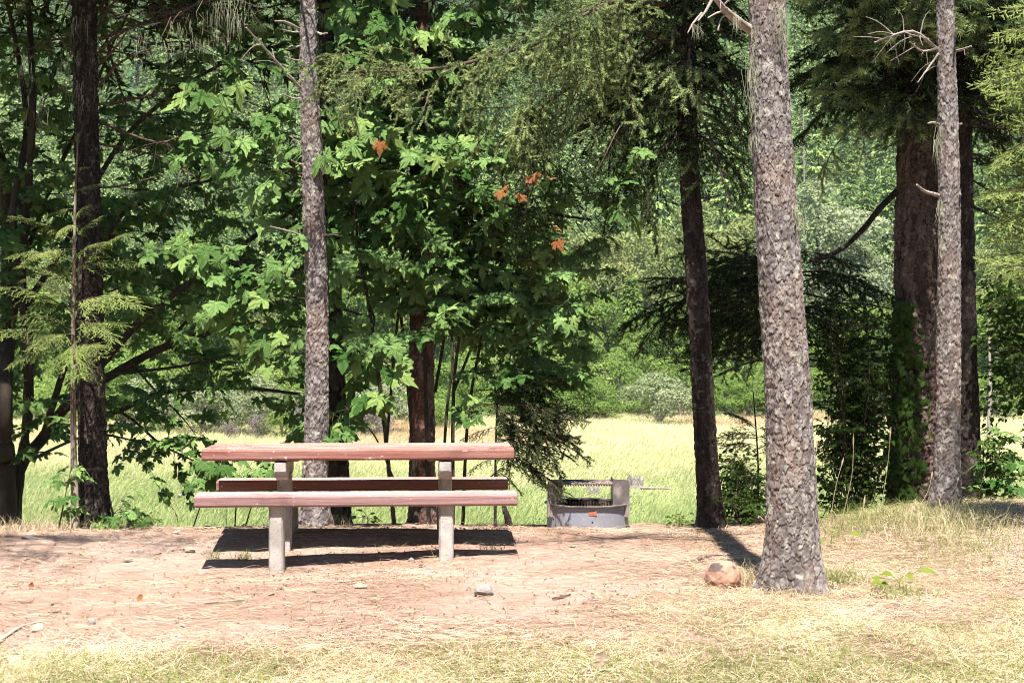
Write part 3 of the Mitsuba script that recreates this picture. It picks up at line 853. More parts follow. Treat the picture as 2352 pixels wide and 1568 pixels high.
for k, (dx, z) in enumerate(((-.33, -.02), (0.025, -.028), (.355, -.012))):
    h = trimesh.creation.cylinder(0.0075, 0.004, 12); h.apply_transform(trimesh.transformations.rotation_matrix(math.pi / 2, [1, 0, 0]))
    a = math.asin(dx / RR); h.apply_transform(trimesh.transformations.rotation_matrix(a, [0, 0, 1])); h.apply_translation([RC[0] + (RR + .001) * math.sin(a), RC[1] - (RR + .001) * math.cos(a), z])
    part(ring, 'bolt_hole', h, 'hole_shade')


# ------------------------------------------------------------------ rocks and small things on the ground
def rock(seed, size, squash=(1, 1, .6), rough=0.25, sub=3, crisp=True):
    rng = np.random.default_rng(seed)
    m = trimesh.creation.icosphere(subdivisions=sub)
    v = np.asarray(m.vertices)
    if crisp:
        for k in range(9):
            d = unit(rng.normal(size=3)); lim = rng.uniform(0.62, 0.9)
            q = v @ d
            v = v - np.maximum(q - lim, 0)[:, None] * d
    v = v * (1 + rough * (meshkit.fbm(v * 1.6 + seed, 3, seed) - 0.5)[:, None] + 0.06 * (meshkit.fbm(v * 6 + seed, 2, seed) - 0.5)[:, None])
    R = basis(rng.normal(size=3) * [1, 1, 0.05] + [0.3, 0, 0], (0, 0, 1))
    return (v * squash) @ R.T * size, m.faces


def on_ground(px_, py_, sink=0.0, Y0=11.0):
    """where the line of sight through this place of the photograph meets the ground"""
    Y = Y0
    for _ in range(60):
        p = at(px_, py_, Y)
        z = float(gz(p[0], p[1]))
        Yn = (EZ - z) * F / max(py_ - HY, 60)
        Y = 0.5 * Y + 0.5 * min(max(Yn, 5), 14.6)
    p = at(px_, py_, Y); p[2] = float(gz(p[0], p[1])) - sink
    return p


for name, px_, py_, seed, size, sq, m, label in (
        ('rock', 1661, 1345, 5, 0.15, (1, .8, .80), 'rock_red', 'large reddish rock with dark bands beside the right pine trunk'),
        ('rock', 1112, 1366, 9, 0.083, (1, .7, .62), 'rock_grey', 'angular grey stone lying alone in front of the table'),
        ('rock', 209, 1431, 4, 0.033, (1, .8, .75), 'rock_grey', 'small round mauve pebble on the left of the bare ground'),
        ('rock', 1745, 1200, 7, 0.085, (1.1, .7, .6), 'rock_tan', 'tan rock at the bank edge left of the right pine trunk'),
        ('rock', 1048, 1277, 8, 0.028, (1, .8, .8), 'rock_tan', 'small tan stone beside the foot of the right table leg'),
        ('rock', 944, 1287, 11, 0.026, (1, .8, .7), 'rock_grey', 'small grey stone just left of the right table leg'),
        ('rock', 436, 1266, 12, 0.06, (1.3, .8, .45), 'rock_tan', 'flat tan stone left of the shadow of the table'),
        ('rock', 68, 1238, 13, 0.055, (1.3, .8, .5), 'rock_grey', 'mottled grey stone at the far left by the dark maple')):
    p = on_ground(px_, py_)
    k = thing(name, label, 'rock')
    v, f = rock(seed, size, sq, 0.32 if m == 'rock_red' else 0.3, 4, m != 'rock_red')
    scene[k] = mikit.ply((v + p + [0, 0, size * sq[2] * 0.45], f), m, smooth=35)

# fallen leaves, each where the photograph shows one
rng = np.random.default_rng(21)


def fallen(seed, size):
    rng = np.random.default_rng(seed)
    n = 9
    t = np.linspace(0, 1, n)
    w = np.sin(t * np.pi) ** 0.7 * rng.uniform(0.22, 0.36) + 0.015
    zz = rng.uniform(0.1, 0.3) * (2 * t - 1) ** 2 * rng.choice([1, .4])
    L = np.stack([t, w * (1 + .2 * rng.normal(size=n)), zz + rng.uniform(.05, .25) * w + 0.02], 1)
    C = np.stack([t, t * 0, zz], 1)
    R = np.stack([t, -w * (1 + .2 * rng.normal(size=n)), zz + rng.uniform(.05, .25) * w], 1)
    v = np.vstack([L, C, R]) * size
    i = np.arange(n - 1)[:, None]
    f = np.vstack([i + [0, n, n + 1], i + [0, n + 1, 1], i + [n, 2 * n, 2 * n + 1], i + [n, 2 * n + 1, n + 1]])
    return v, f, np.tile([rng.random(), 0.2], (len(v), 1))


spots = [(85, 1382, .10, 'pale dry leaf left of the golden-brown curled leaf near the left edge'), (20, 1346, .11, 'pale leaf at the left edge under the dappled shade'), (138, 1402, .07, 'narrow pale leaf between the mauve pebble and the dappled shade'), (72, 1452, .10, 'pale leaf left of the mauve pebble'), (14, 1418, .11, 'pale leaf at the left edge beside the grey stick'),
         (480, 1357, .07, 'small pale leaf below the left end of the bench shadow'), (140, 1522, .10, 'long pale leaf on the straw below the mauve pebble'), (360, 1353, .07, 'small pale leaf just right of the golden-brown curled leaf'), (845, 1349, .10, 'long cream leaf in front of the table between its near legs'), (245, 1519, .11, 'broad cream leaf near the bottom left corner'),
         (312, 1546, .10, 'pale leaf touching the bottom edge at the left'), (1225, 1463, .09, 'white folded leaf in the straw under the grey stone'), (1330, 1484, .10, 'curled cream leaf in the front straw below the fire ring'), (1214, 1492, .09, 'long pale leaf just below the white folded leaf'), (280, 1290, .08, 'pale leaf in the dappled shade left of the flat tan stone'),
         (605, 1197, .11, 'pale leaf behind the table next to the left rear leg'), (550, 1204, .10, 'leftmost pale leaf on the bank behind the table'), (645, 1209, .09, 'pale leaf on the bank seen through the table legs'), (950, 1211, .09, 'pale leaf behind the table just left of the right legs'), (1310, 1257, .07, 'small pale leaf lying just in front of the fire ring'),
         (975, 1301, .10, 'long cream leaf in front of the right near leg'), (720, 1287, .06, 'tan leaf on the lit strip between the two table shadows'), (60, 1228, .09, 'pale leaf at the foot of the left maple'), (400, 1224, .10, 'pale leaf on the bank edge left of the table'), (1020, 1514, .10, 'pale leaf in the straw right below the grey stone near the bottom'),
         (420, 1442, .08, 'pale leaf right of the mauve pebble'), (700, 1424, .07, 'small pale leaf on bare soil in front of the left near leg'), (1560, 1362, .08, 'pale leaf on the soil left of the reddish rock'), (2020, 1292, .07, 'pale leaf on the straw right of the right pine')]
for k, (px_, py_, s, label) in enumerate(spots):
    p = on_ground(px_, py_)
    key = thing('fallen_leaf', label, 'leaf')
    v, f, u = fallen(400 + k, s * rng.uniform(.8, 1.1))
    R = basis([math.cos(a := rng.random() * 6.28), math.sin(a), 0.1 * rng.normal()], (0, -0.25, 1), rng.normal() * 0.4)
    scene[key] = mikit.ply((v @ R.T + p + [0, 0, 0.008], f), 'pale_leaf', uv=u)
for label, px_, py_, s, m in (('upright tan leaf standing in the straw at the bottom edge', 1374, 1540, .11, 'pale_leaf'), ('curled golden-brown leaf standing up left of the table legs', 320, 1380, .06, 'brown_leaf'),
                              ('reddish-brown curled leaf at the far left of the clearing', 70, 1352, .06, 'brown_leaf')):
    p = on_ground(px_, py_)
    key = thing('fallen_leaf', label, 'leaf')
    v, f, u = fallen(470 + px_, s)
    R = basis([0.25, 0.1, 1.0], (0, -1, 0), 0)
    scene[key] = mikit.ply((v @ R.T + p - [0, 0, 0.01], f), m, uv=u)
for label, pts_, w in (('grey fallen stick curving in at the left edge of the ground', [(-20, 1490), (20, 1460), (55, 1440), (100, 1430)], .010), ('red-brown bark strip lying right of the right pine trunk foot', [(1895, 1350), (1925, 1358), (1962, 1372)], .016),
                       ('broken reddish twig on the ground left of the reddish rock', [(1270, 1378), (1290, 1374), (1310, 1368)], .010), ('pale straight stick lying on the left of the clearing', [(470, 1388), (520, 1384), (570, 1382)], .006)):
    P = np.array([on_ground(a, b) + [0, 0, .012] for a, b in pts_])
    key = thing('stick', label, 'stick')
    scene[key] = mikit.ply(tube(smooth_path(P, 12), w * np.linspace(1, .6, 12), 6, bumpy=.3, rng=rng)[:2], 'bark_red' if 'red' in label else 'dead_wood', smooth=50)


# ------------------------------------------------------------------ straw, dry grass, green grass on the clearing
def blades(P, D, L, W, rng, bend=0.5, curl=None):
    """three-segment blades from P along D with length L and width W"""
    k = len(P)
    side = unit(np.cross(D, np.array([0, 0, 1.0]) + 0.4 * rng.normal(size=D.shape)))
    bendv = unit(rng.normal(size=D.shape)) * [1, 1, 0.15] - [0, 0, 0.5]
    q1 = P + D * L[:, None] * 0.5
    q2 = P + D * L[:, None] + bendv * (bend * L * rng.random(k))[:, None]
    w = (side * W[:, None] / 2)
    v = np.stack([P - w, P + w, q1 + w * .85, q1 - w * .85, q2], 1).reshape(-1, 3)
    i = np.arange(k)[:, None] * 5
    f = np.vstack([i + [0, 1, 2], i + [0, 2, 3], i + [3, 2, 4]])
    u = np.repeat(np.stack([rng.random(k), rng.random(k) * .8], 1), 5, 0)
    return v, f, u


def scatter(n, rng, y0, y1, keep):
    """points on the ground in view, evenly over the picture's rows, kept with probability keep(x, y)"""
    out = []
    while sum(map(len, out)) < n:
        m = n * 2
        iy = rng.random(m)
        Y = 1 / (1 / y0 + (1 / y1 - 1 / y0) * iy)
        Y = np.where(rng.random(m) < .5, Y, rng.uniform(y0, y1, m))
        X = (rng.random(m) * 2 - 1) * 0.40 * Y
        ok = rng.random(m) < keep(X, Y)
        out.append(np.stack([X[ok], Y[ok]], 1))
    p = np.vstack(out)[:n]
    return np.column_stack([p, gz(p[:, 0], p[:, 1])])


def grassy(x, y):
    """1 where dry grass covers the ground (right side, front edge), 0 on the trodden soil"""
    pxx = 1176 + x / y * F
    right = ss(1350, 1900, pxx + 600 * nz(x, y, 0.7, 31))
    front = ss(8.6, 7.5, y + 1.2 * nz(x, y, 0.8, 32))
    return np.clip(right * ss(13.6, 12.6, y) + front, 0, 1)


rng = np.random.default_rng(31)
P = scatter(66000, rng, 5.6, 14.7, lambda x, y: (0.30 + 0.7 * ss(-.08, .12, nz(x, y, 1.1, 33))) * (0.5 + 0.5 * grassy(x, y)))
a = rng.normal(size=len(P)) * 0.7 + np.where(rng.random(len(P)) < .5, 0, np.pi)
D = np.stack([np.cos(a), np.sin(a), 0.02 + 0.10 * rng.normal(size=len(P))], 1)
P[:, 2] += 0.010 + 0.012 * rng.random(len(P))
k = part(None, 'straw_litter', blades(P, unit(D), rng.uniform(.05, .18, len(P)), rng.uniform(.002, .0045, len(P)), rng, bend=.25), 'straw', stuff=True)
labels[k].update(label='dry pine needles and straw strewn over the campsite soil', category='litter')
P = scatter(70000, rng, 5.6, 14.5, lambda x, y: grassy(x, y) * (0.25 + 0.75 * ss(-.12, .08, nz(x, y, 1.6, 34))))
a = rng.random(len(P)) * 2 * np.pi
lay = rng.random(len(P))
D = np.stack([np.cos(a), np.sin(a), 0.05 + 0.55 * lay ** 3], 1)
P[:, 2] += 0.004 + .02 * rng.random(len(P))
k = part(None, 'dry_grass', blades(P, unit(D), rng.uniform(.06, .20, len(P)), rng.uniform(.002, .0045, len(P)), rng, bend=.5), 'dry_grass_blade', stuff=True)
labels[k].update(label='matted dry yellow grass on the right and front of the clearing', category='grass')
P = scatter(46000, rng, 5.6, 13.8, lambda x, y: np.clip(ss(8.1, 7.3, y + .9 * nz(x, y, 1.2, 36)) * ss(-.10, .1, nz(x, y, 1.5, 35)) + .45 * grassy(x, y) * ss(.03, .15, nz(x, y, 1.3, 37)) + .5 * ss(12.0, 13.2, y) * ss(2.6, 3.3, x) + .012, 0, 1))
a = rng.random(len(P)) * 2 * np.pi
D = np.stack([np.cos(a) * .6, np.sin(a) * .6, .25 + .7 * rng.random(len(P))], 1)
k = part(None, 'green_grass', blades(P, unit(D), rng.uniform(.04, .13, len(P)), rng.uniform(.002, .0045, len(P)), rng, bend=.7), 'green_grass_blade', stuff=True)
labels[k].update(label='short fresh green grass growing through the dry straw', category='grass')

# chips of bark and crumbs of wood on the soil
P = scatter(6000, rng, 5.8, 14.6, lambda x, y: 0.25 + 0.75 * ss(-.05, .12, nz(x, y, 1.4, 38)))
n_ = len(P)
a = rng.random(n_) * 6.28
D = np.stack([np.cos(a), np.sin(a), 0.25 * rng.normal(size=n_)], 1)
S_ = np.stack([-np.sin(a), np.cos(a), 0.35 * rng.normal(size=n_)], 1)
L_ = (rng.uniform(.004, .014, n_) * np.where(rng.random(n_) < .08, 2, 1))[:, None]; W_ = L_ * rng.uniform(.25, .7, n_)[:, None]
C_ = P + [0, 0, .010]
v = np.stack([C_ - D * L_, C_ + S_ * W_ - [0, 0, .006], C_ + D * L_, C_ - S_ * W_ - [0, 0, .006], C_ + [0, 0, .006]], 1).reshape(-1, 3)
i = np.arange(n_)[:, None] * 5
k = part(None, 'bark_litter', (v, np.vstack([i + [0, 1, 4], i + [1, 2, 4], i + [2, 3, 4], i + [3, 0, 4]])), 'bark_chip', stuff=True)
labels[k].update(label='small chips of bark and wood scattered on the campsite soil', category='litter')

# loose gravel
P = scatter(700, rng, 5.8, 14.6, lambda x, y: 0.2 + 0.8 * ss(-.05, .12, nz(x, y, 1.0, 39)))
peb = [(np.asarray(g[0]), g[1], np.zeros((len(g[0]), 2))) for g in (rock(900 + q, 1.0, (1, .8, .6), .3, 1) for q in range(6))]
gm_ = [pose(basis([math.cos(t_ := rng.random() * 6.28), math.sin(t_), 0]), p + [0, 0, .004], rng.uniform(.004, .013) * (1.6 if rng.random() < .06 else 1)) for p in P]
k = part(None, 'gravel', stamp(peb, gm_, rng)[:2], 'rock_tan', stuff=True)
labels[k].update(label='loose small gravel on the campsite soil', category='gravel')

# clumps of grass: grass tufts round the foot of the trunks and along the bank
def tuft(n, h, rng, spread=0.12, mixd=0.5):
    P = np.column_stack([rng.normal(size=(n, 2)) * spread, np.zeros(n)])
    a = rng.random(n) * 2 * np.pi
    D = unit(np.stack([np.cos(a) * .45, np.sin(a) * .45, .5 + .7 * rng.random(n)], 1))
    return blades(P, D, rng.uniform(.4, 1.1, n) * h, rng.uniform(.0025, .005, n), rng, bend=.6)


rng = np.random.default_rng(41)
for label, px_, py_, n, h, sp, m in (
        ('dry grass tuft at the left foot of the right pine trunk', 1745, 1345, 260, .22, .10, 'dry_grass_blade'), ('green grass tuft at the right foot of the right pine trunk', 1915, 1340, 260, .20, .10, 'green_grass_blade'),
        ('tall mixed grass round the foot of the slim right pine', 2190, 1200, 900, .20, .24, 'green_grass_blade'), ('straw-coloured grass under the slim right pine', 2170, 1215, 600, .24, .25, 'dry_grass_blade'),
        ('dry grass clump behind the left table legs', 715, 1200, 420, .20, .18, 'dry_grass_blade'), ('grass fringe at the foot of the dark left pine', 215, 1212, 300, .18, .22, 'green_grass_blade'),
        ('grass fringe at the foot of the left maple', 60, 1218, 300, .22, .22, 'dry_grass_blade'), ('green weed tuft in the shadow of the near bench', 560, 1284, 60, .13, .05, 'green_grass_blade'),
        ('small grass tuft at the left end of the bench shadow', 490, 1280, 40, .10, .04, 'green_grass_blade'), ('small grass tuft at the right end of the bench shadow', 1130, 1268, 46, .14, .06, 'dry_grass_blade'),
        ('straw-coloured tuft piled against the front of the right pine foot', 1820, 1368, 200, .10, .10, 'dry_grass_blade'), ('green tuft on the straw at the right', 2070, 1372, 160, .14, .10, 'green_grass_blade'), ('yellow-green tuft at the right edge of the straw', 2230, 1262, 420, .16, .25, 'green_grass_blade'),
        ('grass along the bank right of the right pine trunk', 1990, 1205, 700, .22, .28, 'green_grass_blade'), ('straw tuft on the bank right of the big trunk', 2290, 1210, 400, .20, .20, 'dry_grass_blade')):
    p = on_ground(px_, py_)
    key = thing('grass_tuft', label, 'grass tuft')
    v, f, u = tuft(n, h, rng, sp)
    v = v + p; v[:, 2] += gz(v[:, 0], v[:, 1]) - p[2]
    part(key, 'blades', (v, f, u), m, stuff=True)
# tall seed stalks
for k, (px_, py_, tx, ty, where) in enumerate(((2020, 1180, 2045, 995, 'tallest, before the leafy shrub left of the big trunk'), (1930, 1200, 1960, 1010, 'between right pine and leafy shrub, leaning right'), (2080, 1200, 2140, 1090, 'leaning right across the foot of the big trunk'),
                                         (1905, 1195, 1935, 1060, 'short, close to the right side of the right pine'), (2240, 1185, 2262, 1080, 'beside the thin dark trunk, leaning right'), (2215, 1190, 2200, 1100, 'crossing the slim right pine foot'), (1870, 1210, 1876, 1020, 'upright, hidden partly by the right pine'),
                                         (1950, 1330, 1985, 1150, 'standing on the straw in front of the bank'), (395, 1215, 408, 1080, 'between the dark left pine and the table'), (520, 1185, 512, 1045, 'under the left end of the tabletop'), (2300, 1215, 2340, 1140, 'at the right edge before the low maple leaves'))):
    p = on_ground(px_, py_)
    tip = at(tx, ty, p[1] + .05 * rng.normal())
    key = thing('grass_stalk', 'dry grass stalk with seed head, ' + where, 'grass stalk', 'tall dry grass stalks along the bank')
    c = smooth_path([p - [0, 0, .03], (p + tip) / 2 + [0.03 * rng.normal(), 0, 0.04], tip], 9)
    part(key, 'stem', tube(c, np.linspace(.0028, .0016, 9), 4), 'dry_grass_blade')
    part(key, 'seed_head', tube(np.array([c[-2], c[-1], c[-1] + (c[-1] - c[-2]) * .8]), [.002, .007, .001], 5), 'dry_grass_blade')
# small seedlings with broad yellow-green leaves
rng = np.random.default_rng(47)
for label, px_, py_, n, s in (('lime-green seedling with broad leaves right of the right pine trunk', 1910, 1262, 6, .085), ('lime-green broad-leaved seedling on the straw at the right', 2065, 1362, 7, .09), ('leafy sprig between the near bench legs and the meadow', 845, 1200, 12, .06),
                              ('yellow-leaved sprig at the bank edge right of the right pine', 1905, 1180, 7, .085), ('small dark shrub sprig on the bank left of the table', 340, 1205, 40, .035), ('small dark sprig at the bank edge right of the fire ring', 1560, 1212, 36, .045)):
    p = on_ground(px_, py_)
    key = thing('seedling', label, 'seedling')
    ms, tw = [], []
    for q in range(n):
        d = unit(rng.normal(size=3) * [1, .7, .2] + [0, 0, .9]); h = s * rng.uniform(.8, 2.4) + (.1 if n > 20 else 0) * rng.random()
        e = p + d * h
        tw.append(tube(smooth_path([p - [0, 0, .03], p + [0, 0, h * .5], e], 5), .0016, 4))
        ms.append(pose(basis(d * [1, 1, .25] - [0, 0, .15], (0, -.4, 1)), e, s * rng.uniform(.7, 1.2)))
    part(key, 'stem', cat(tw), 'green_grass_blade')
    if n > 20:
        part(key, 'foliage', stamp(SMALL, ms, rng), 'shrub_leaf', stuff=True)
    else:
        for m in ms:
            part(key, 'leaf', stamp(SMALL, [m], rng), 'lime_leaf')

# ------------------------------------------------------------------ the pines with sunlit, plated bark
def pine(name, label, rows, Y, seed, bsdf, nt, dz, cell, relief, top=12.0, flare=0.35, lean_y=0.0):
    k = thing(name, label, 'tree')
    c, r = px_trunk(rows, Y, top=top, lean_y=lean_y)
    part(k, 'trunk', trunk_mesh(c, r, seed, nt, dz, (-1, EZ + 840 / F * Y), cell, relief, flare), bsdf, smooth=True)
    return k, c, r


rows = [(1352, 1824, 118), (1300, 1822, 122), (1200, 1819, 116), (1000, 1813, 106), (850, 1806, 102), (700, 1796, 99), (500, 1783, 96), (300, 1771, 90), (100, 1765, 84), (0, 1762, 83)]
right_pine, C1, R1 = pine('pine_tree', 'large leaning pine with scaly grey-pink bark right of the fire ring, nearest trunk', rows, 9.93, 61, 'bark_pine', 280, .0054, (.019, .050), .0090, top=13, flare=.45)
rows = [(1192, 725, 64), (1080, 724, 58), (950, 727, 54), (700, 728, 50), (500, 721, 48), (300, 715, 45), (150, 708, 40), (0, 708, 36)]
table_pine, C2, R2 = pine('pine_tree', 'slim sunlit pine with lichen-flecked bark standing just behind the table', rows, 13.9, 62, 'bark_pine', 150, .0078, (.022, .046), .010)
rows = [(1195, 2172, 70), (1100, 2174, 62), (1000, 2177, 56), (700, 2180, 53), (400, 2180, 47), (200, 2176, 43), (0, 2172, 36)]
slim_pine, C12, R12 = pine('pine_tree', 'slim sunlit pine with dead white branches in front of the big dark trunk', rows, 12.6, 63, 'bark_pine', 150, .0075, (.022, .046), .009)
rows = [(1205, 214, 72), (1100, 213, 66), (1000, 213, 62), (700, 207, 57), (400, 201, 53), (0, 193, 55)]
dark_pine, C3, R3 = pine('pine_tree', 'dark shaded pine trunk hung with lichen behind the cedar sapling at left', rows, 14.5, 64, 'bark_shaded', 120, .012, (.032, .075), .014)
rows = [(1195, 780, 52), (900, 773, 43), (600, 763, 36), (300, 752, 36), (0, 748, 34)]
rear_pine, C2b, R2b = pine('pine_tree', 'dark shaded trunk close behind the slim pine at the table', rows, 15.0, 65, 'bark_shaded', 80, .014, (.05, .08), .011)
rows = [(1195, 971, 60), (900, 969, 57), (600, 968, 53), (300, 966, 50), (0, 965, 48)]
red_pine, C6, R6 = pine('pine_tree', 'reddish-barked pine trunk among the maple stems behind the table', rows, 14.9, 66, 'bark_red', 120, .012, (.036, .07), .013)
rows = [(1210, 1634, 56), (1000, 1619, 51), (700, 1604, 50), (400, 1583, 46), (200, 1576, 45), (0, 1570, 44)]
black_fir, C9, R9 = pine('fir_tree', 'dark fir trunk rising straight behind the fire ring with boughs above', rows, 14.1, 67, 'bark_shaded', 120, .012, (.032, .07), .011)
rows = [(1185, 2096, 116), (1000, 2100, 102), (700, 2105, 98), (300, 2106, 90), (0, 2109, 86)]
big_fir, C11, R11 = pine('fir_tree', 'biggest dark furrowed fir trunk at the right with ivy on its left side', rows, 15.0, 68, 'bark_fir', 190, .011, (.055, .22), .026, flare=.3)
rows = [(1178, 2228, 56), (800, 2222, 42), (400, 2215, 38), (0, 2210, 34)]
back_fir, C13, R13 = pine('fir_tree', 'thin dark fir trunk in the shade right of the slim pine', rows, 14.7, 69, 'bark_shaded', 80, .014, (.05, .09), .011)

rng = np.random.default_rng(71)
# dead branches of the pine at the table
for a, b, y2, r, tw in (((692, 205), (565, 63), 12.7, .016, 3), ((690, 68), (632, 48), 12.9, .016, 0), ((690, 75), (640, 65), 13.0, .011, 1), ((728, 75), (752, 76), 13.0, .013, 1), ((690, 105), (655, 112), 13.1, .01, 1),
                        ((740, 213), (782, 205), 12.9, .013, 0), ((692, 226), (648, 216), 13.0, .011, 0), ((695, 378), (670, 368), 13.0, .012, 0), ((742, 380), (766, 378), 13.0, .010, 0), ((694, 330), (664, 312), 13.2, .009, 2),
                        ((745, 540), (786, 541), 13.1, .009, 0), ((700, 545), (620, 520), 13.0, .012, 2), ((690, 140), (654, 130), 13.1, .009, 1)):
    dead_stub(table_pine, at(*a, 13.9), at(*b, y2 + .6), r, rng, tw)
# of the slim right pine
for a, b, y2, r, tw in (((2160, 120), (2008, 98), 12.2, .017, 14), ((2160, 118), (2108, 190), 12.3, .010, 3), ((2192, 118), (2232, 106), 12.4, .014, 1), ((2158, 287), (2132, 283), 12.4, .014, 0), ((2200, 287), (2210, 284), 12.5, .012, 0),
                        ((2158, 450), (2106, 424), 12.3, .018, 1), ((2200, 452), (2206, 446), 12.5, .014, 0), ((2194, 84), (2198, 66), 12.4, .014, 0), ((2162, 110), (2090, 96), 12.3, .012, 4)):
    dead_stub(slim_pine, at(*a, 12.6), at(*b, y2), r, rng, tw)
# of the large right pine
for a, b, y2, r, tw in (((1728, 72), (1640, -8), 9.5, .034, 3), ((1640, -8), (1604, 48), 9.4, .012, 0), ((1612, 30), (1580, 76), 9.4, .009, 2), ((1640, -60), (1655, 20), 9.4, .006, 1)):
    dead_stub(right_pine, at(*a, 9.93 if a[0] > 1700 else 9.5), at(*b, y2), r, rng, tw)
for z, az, L in ((5.6, 2.6, 1.7), (6.2, 3.4, 2.0), (6.9, 2.0, 1.6), (7.4, 3.9, 1.6), (6.6, 0.4, 1.4), (8.0, 1.4, 1.5)):
    b = np.array([np.interp(z, C1[:, 2], C1[:, 0]), 9.93, z])
    dead_stub(right_pine, b, b + [math.cos(az) * L, math.sin(az) * L * .7, -.15 * L], .034, rng, 14, 'twig')
# dark, twiggy dead branches of the shaded pines
for a, b, y2, r, tw in (((228, 120), (420, 45), 13.8, .016, 10), ((225, 200), (350, 110), 13.6, .014, 10), ((175, 85), (30, 130), 13.8, .014, 6), ((228, 280), (440, 300), 14.0, .016, 16), ((225, 240), (400, 200), 13.9, .014, 14),
                        ((228, 330), (470, 420), 14.2, .012, 14), ((225, 60), (330, -20), 13.6, .014, 8), ((228, 150), (300, 60), 13.7, .013, 10), ((175, 200), (95, 260), 13.9, .012, 8), ((180, 130), (110, 60), 13.9, .012, 6), ((228, 430), (380, 400), 14.0, .012, 12)):
    dead_stub(dark_pine, at(*a, 14.5), at(*b, y2 + .3), r, rng, tw, 'twig', kink=.1)
for a, b, r, tw in (((1560, 345), (1548, 340), .012, 0), ((1606, 455), (1655, 448), .012, 1), ((1556, 470), (1545, 462), .01, 0), ((1646, 1058), (1690, 1050), .008, 1), ((1592, 935), (1555, 940), .007, 2)):
    dead_stub(black_fir, at(*a, 14.1), at(*b, 13.9), r, rng, tw, 'twig')
# the bowed dead limb of the big fir, and the limbs right of it
for pts_, Y0, r in (([(2060, 440), (2020, 480), (1970, 540), (1920, 580), (1860, 600)], 14.7, .034), ([(2225, 248), (2290, 275), (2360, 300)], 14.4, .02), ([(2225, 282), (2300, 295), (2370, 300)], 14.3, .016), ([(2225, 470), (2290, 500), (2360, 540)], 14.4, .016)):
    key = fresh(f'{big_fir if r > .03 else back_fir}__limb')
    P = smooth_path([at(x, y, Y0 - .05 * i) for i, (x, y) in enumerate(pts_)], 16)
    t_ = tube(P, r * np.linspace(1, .55, 16), 8, bumpy=.2, rng=rng)
    scene[key] = mikit.ply(t_[:2], 'bark_shaded', smooth=50)

# lichen hanging from the pines
rng = np.random.default_rng(73)
lp = [(185, 40, 14.2), (165, 110, 14.2), (180, 190, 14.2), (150, 150, 14.1), (130, 140, 14.1), (95, 255, 14.1), (60, 150, 14.1), (330, 85, 13.9), (420, 55, 13.8), (480, 30, 13.8), (510, 0, 13.75), (530, 20, 13.75), (545, -10, 13.7), (500, 80, 13.8), (450, 90, 13.85), (395, 100, 13.9), (545, 45, 13.7)]
part(dark_pine, 'lichen', lichen_mesh([at(*q) for q in lp], [.3, .35, .4, .35, .3, .25, .3, .2, .2, .25, .4, .35, .4, .2, .2, .2, .25], rng, 15, .06), 'lichen', stuff=True)
for a, b, r, tw in (((228, 90), (560, -25), .017, 10), ((300, 85), (520, 85), .010, 8), ((228, 20), (560, -60), .016, 6)):
    dead_stub(dark_pine, at(*a, 14.5), at(*b, 13.75), r, rng, tw, 'twig', kink=.06)
part(table_pine, 'lichen', lichen_mesh([at(x, y, 14.15) for x, y in ((712, 530), (718, 545), (735, 30), (728, 90), (738, 180), (722, 110))], [.28, .2, .2, .3, .25, .2], rng, 16, .02), 'lichen', stuff=True)
part(right_pine, 'lichen', lichen_mesh([at(x, y, Y) for x, y, Y in ((1735, 60, 9.75), (1795, 20, 9.74), (1800, 60, 9.76), (1728, 130, 9.76), (1725, 220, 9.8), (1727, 310, 9.8), (1830, 470, 9.8), (1836, 500, 9.85), (1600, 60, 9.4), (1690, 40, 9.5), (1728, 160, 9.7))], [.2, .25, .25, .25, .25, .2, .25, .25, .12, .12, .3], rng, 18, .018), 'lichen', stuff=True)
part(slim_pine, 'lichen', lichen_mesh([at(x, y, 12.42) for x, y in ((2158, 290), (2154, 320), (2160, 460), (2165, 540))], [.3, .3, .3, .25], rng, 14, .018), 'lichen', stuff=True)

# ------------------------------------------------------------------ fir boughs
def boughs(tree, group, variants, specs, rng, up=(0, -.25, 1.0), roll=.35, name='bough'):
    for p, tip in specs:
        inst(fresh(f'{tree}__{name}'), f'{group}_{rng.integers(variants)}', between(p, tip, up, rng.normal() * roll, .55 if group == 'fir_bough_group' else 1.0))


rng = np.random.default_rng(81)
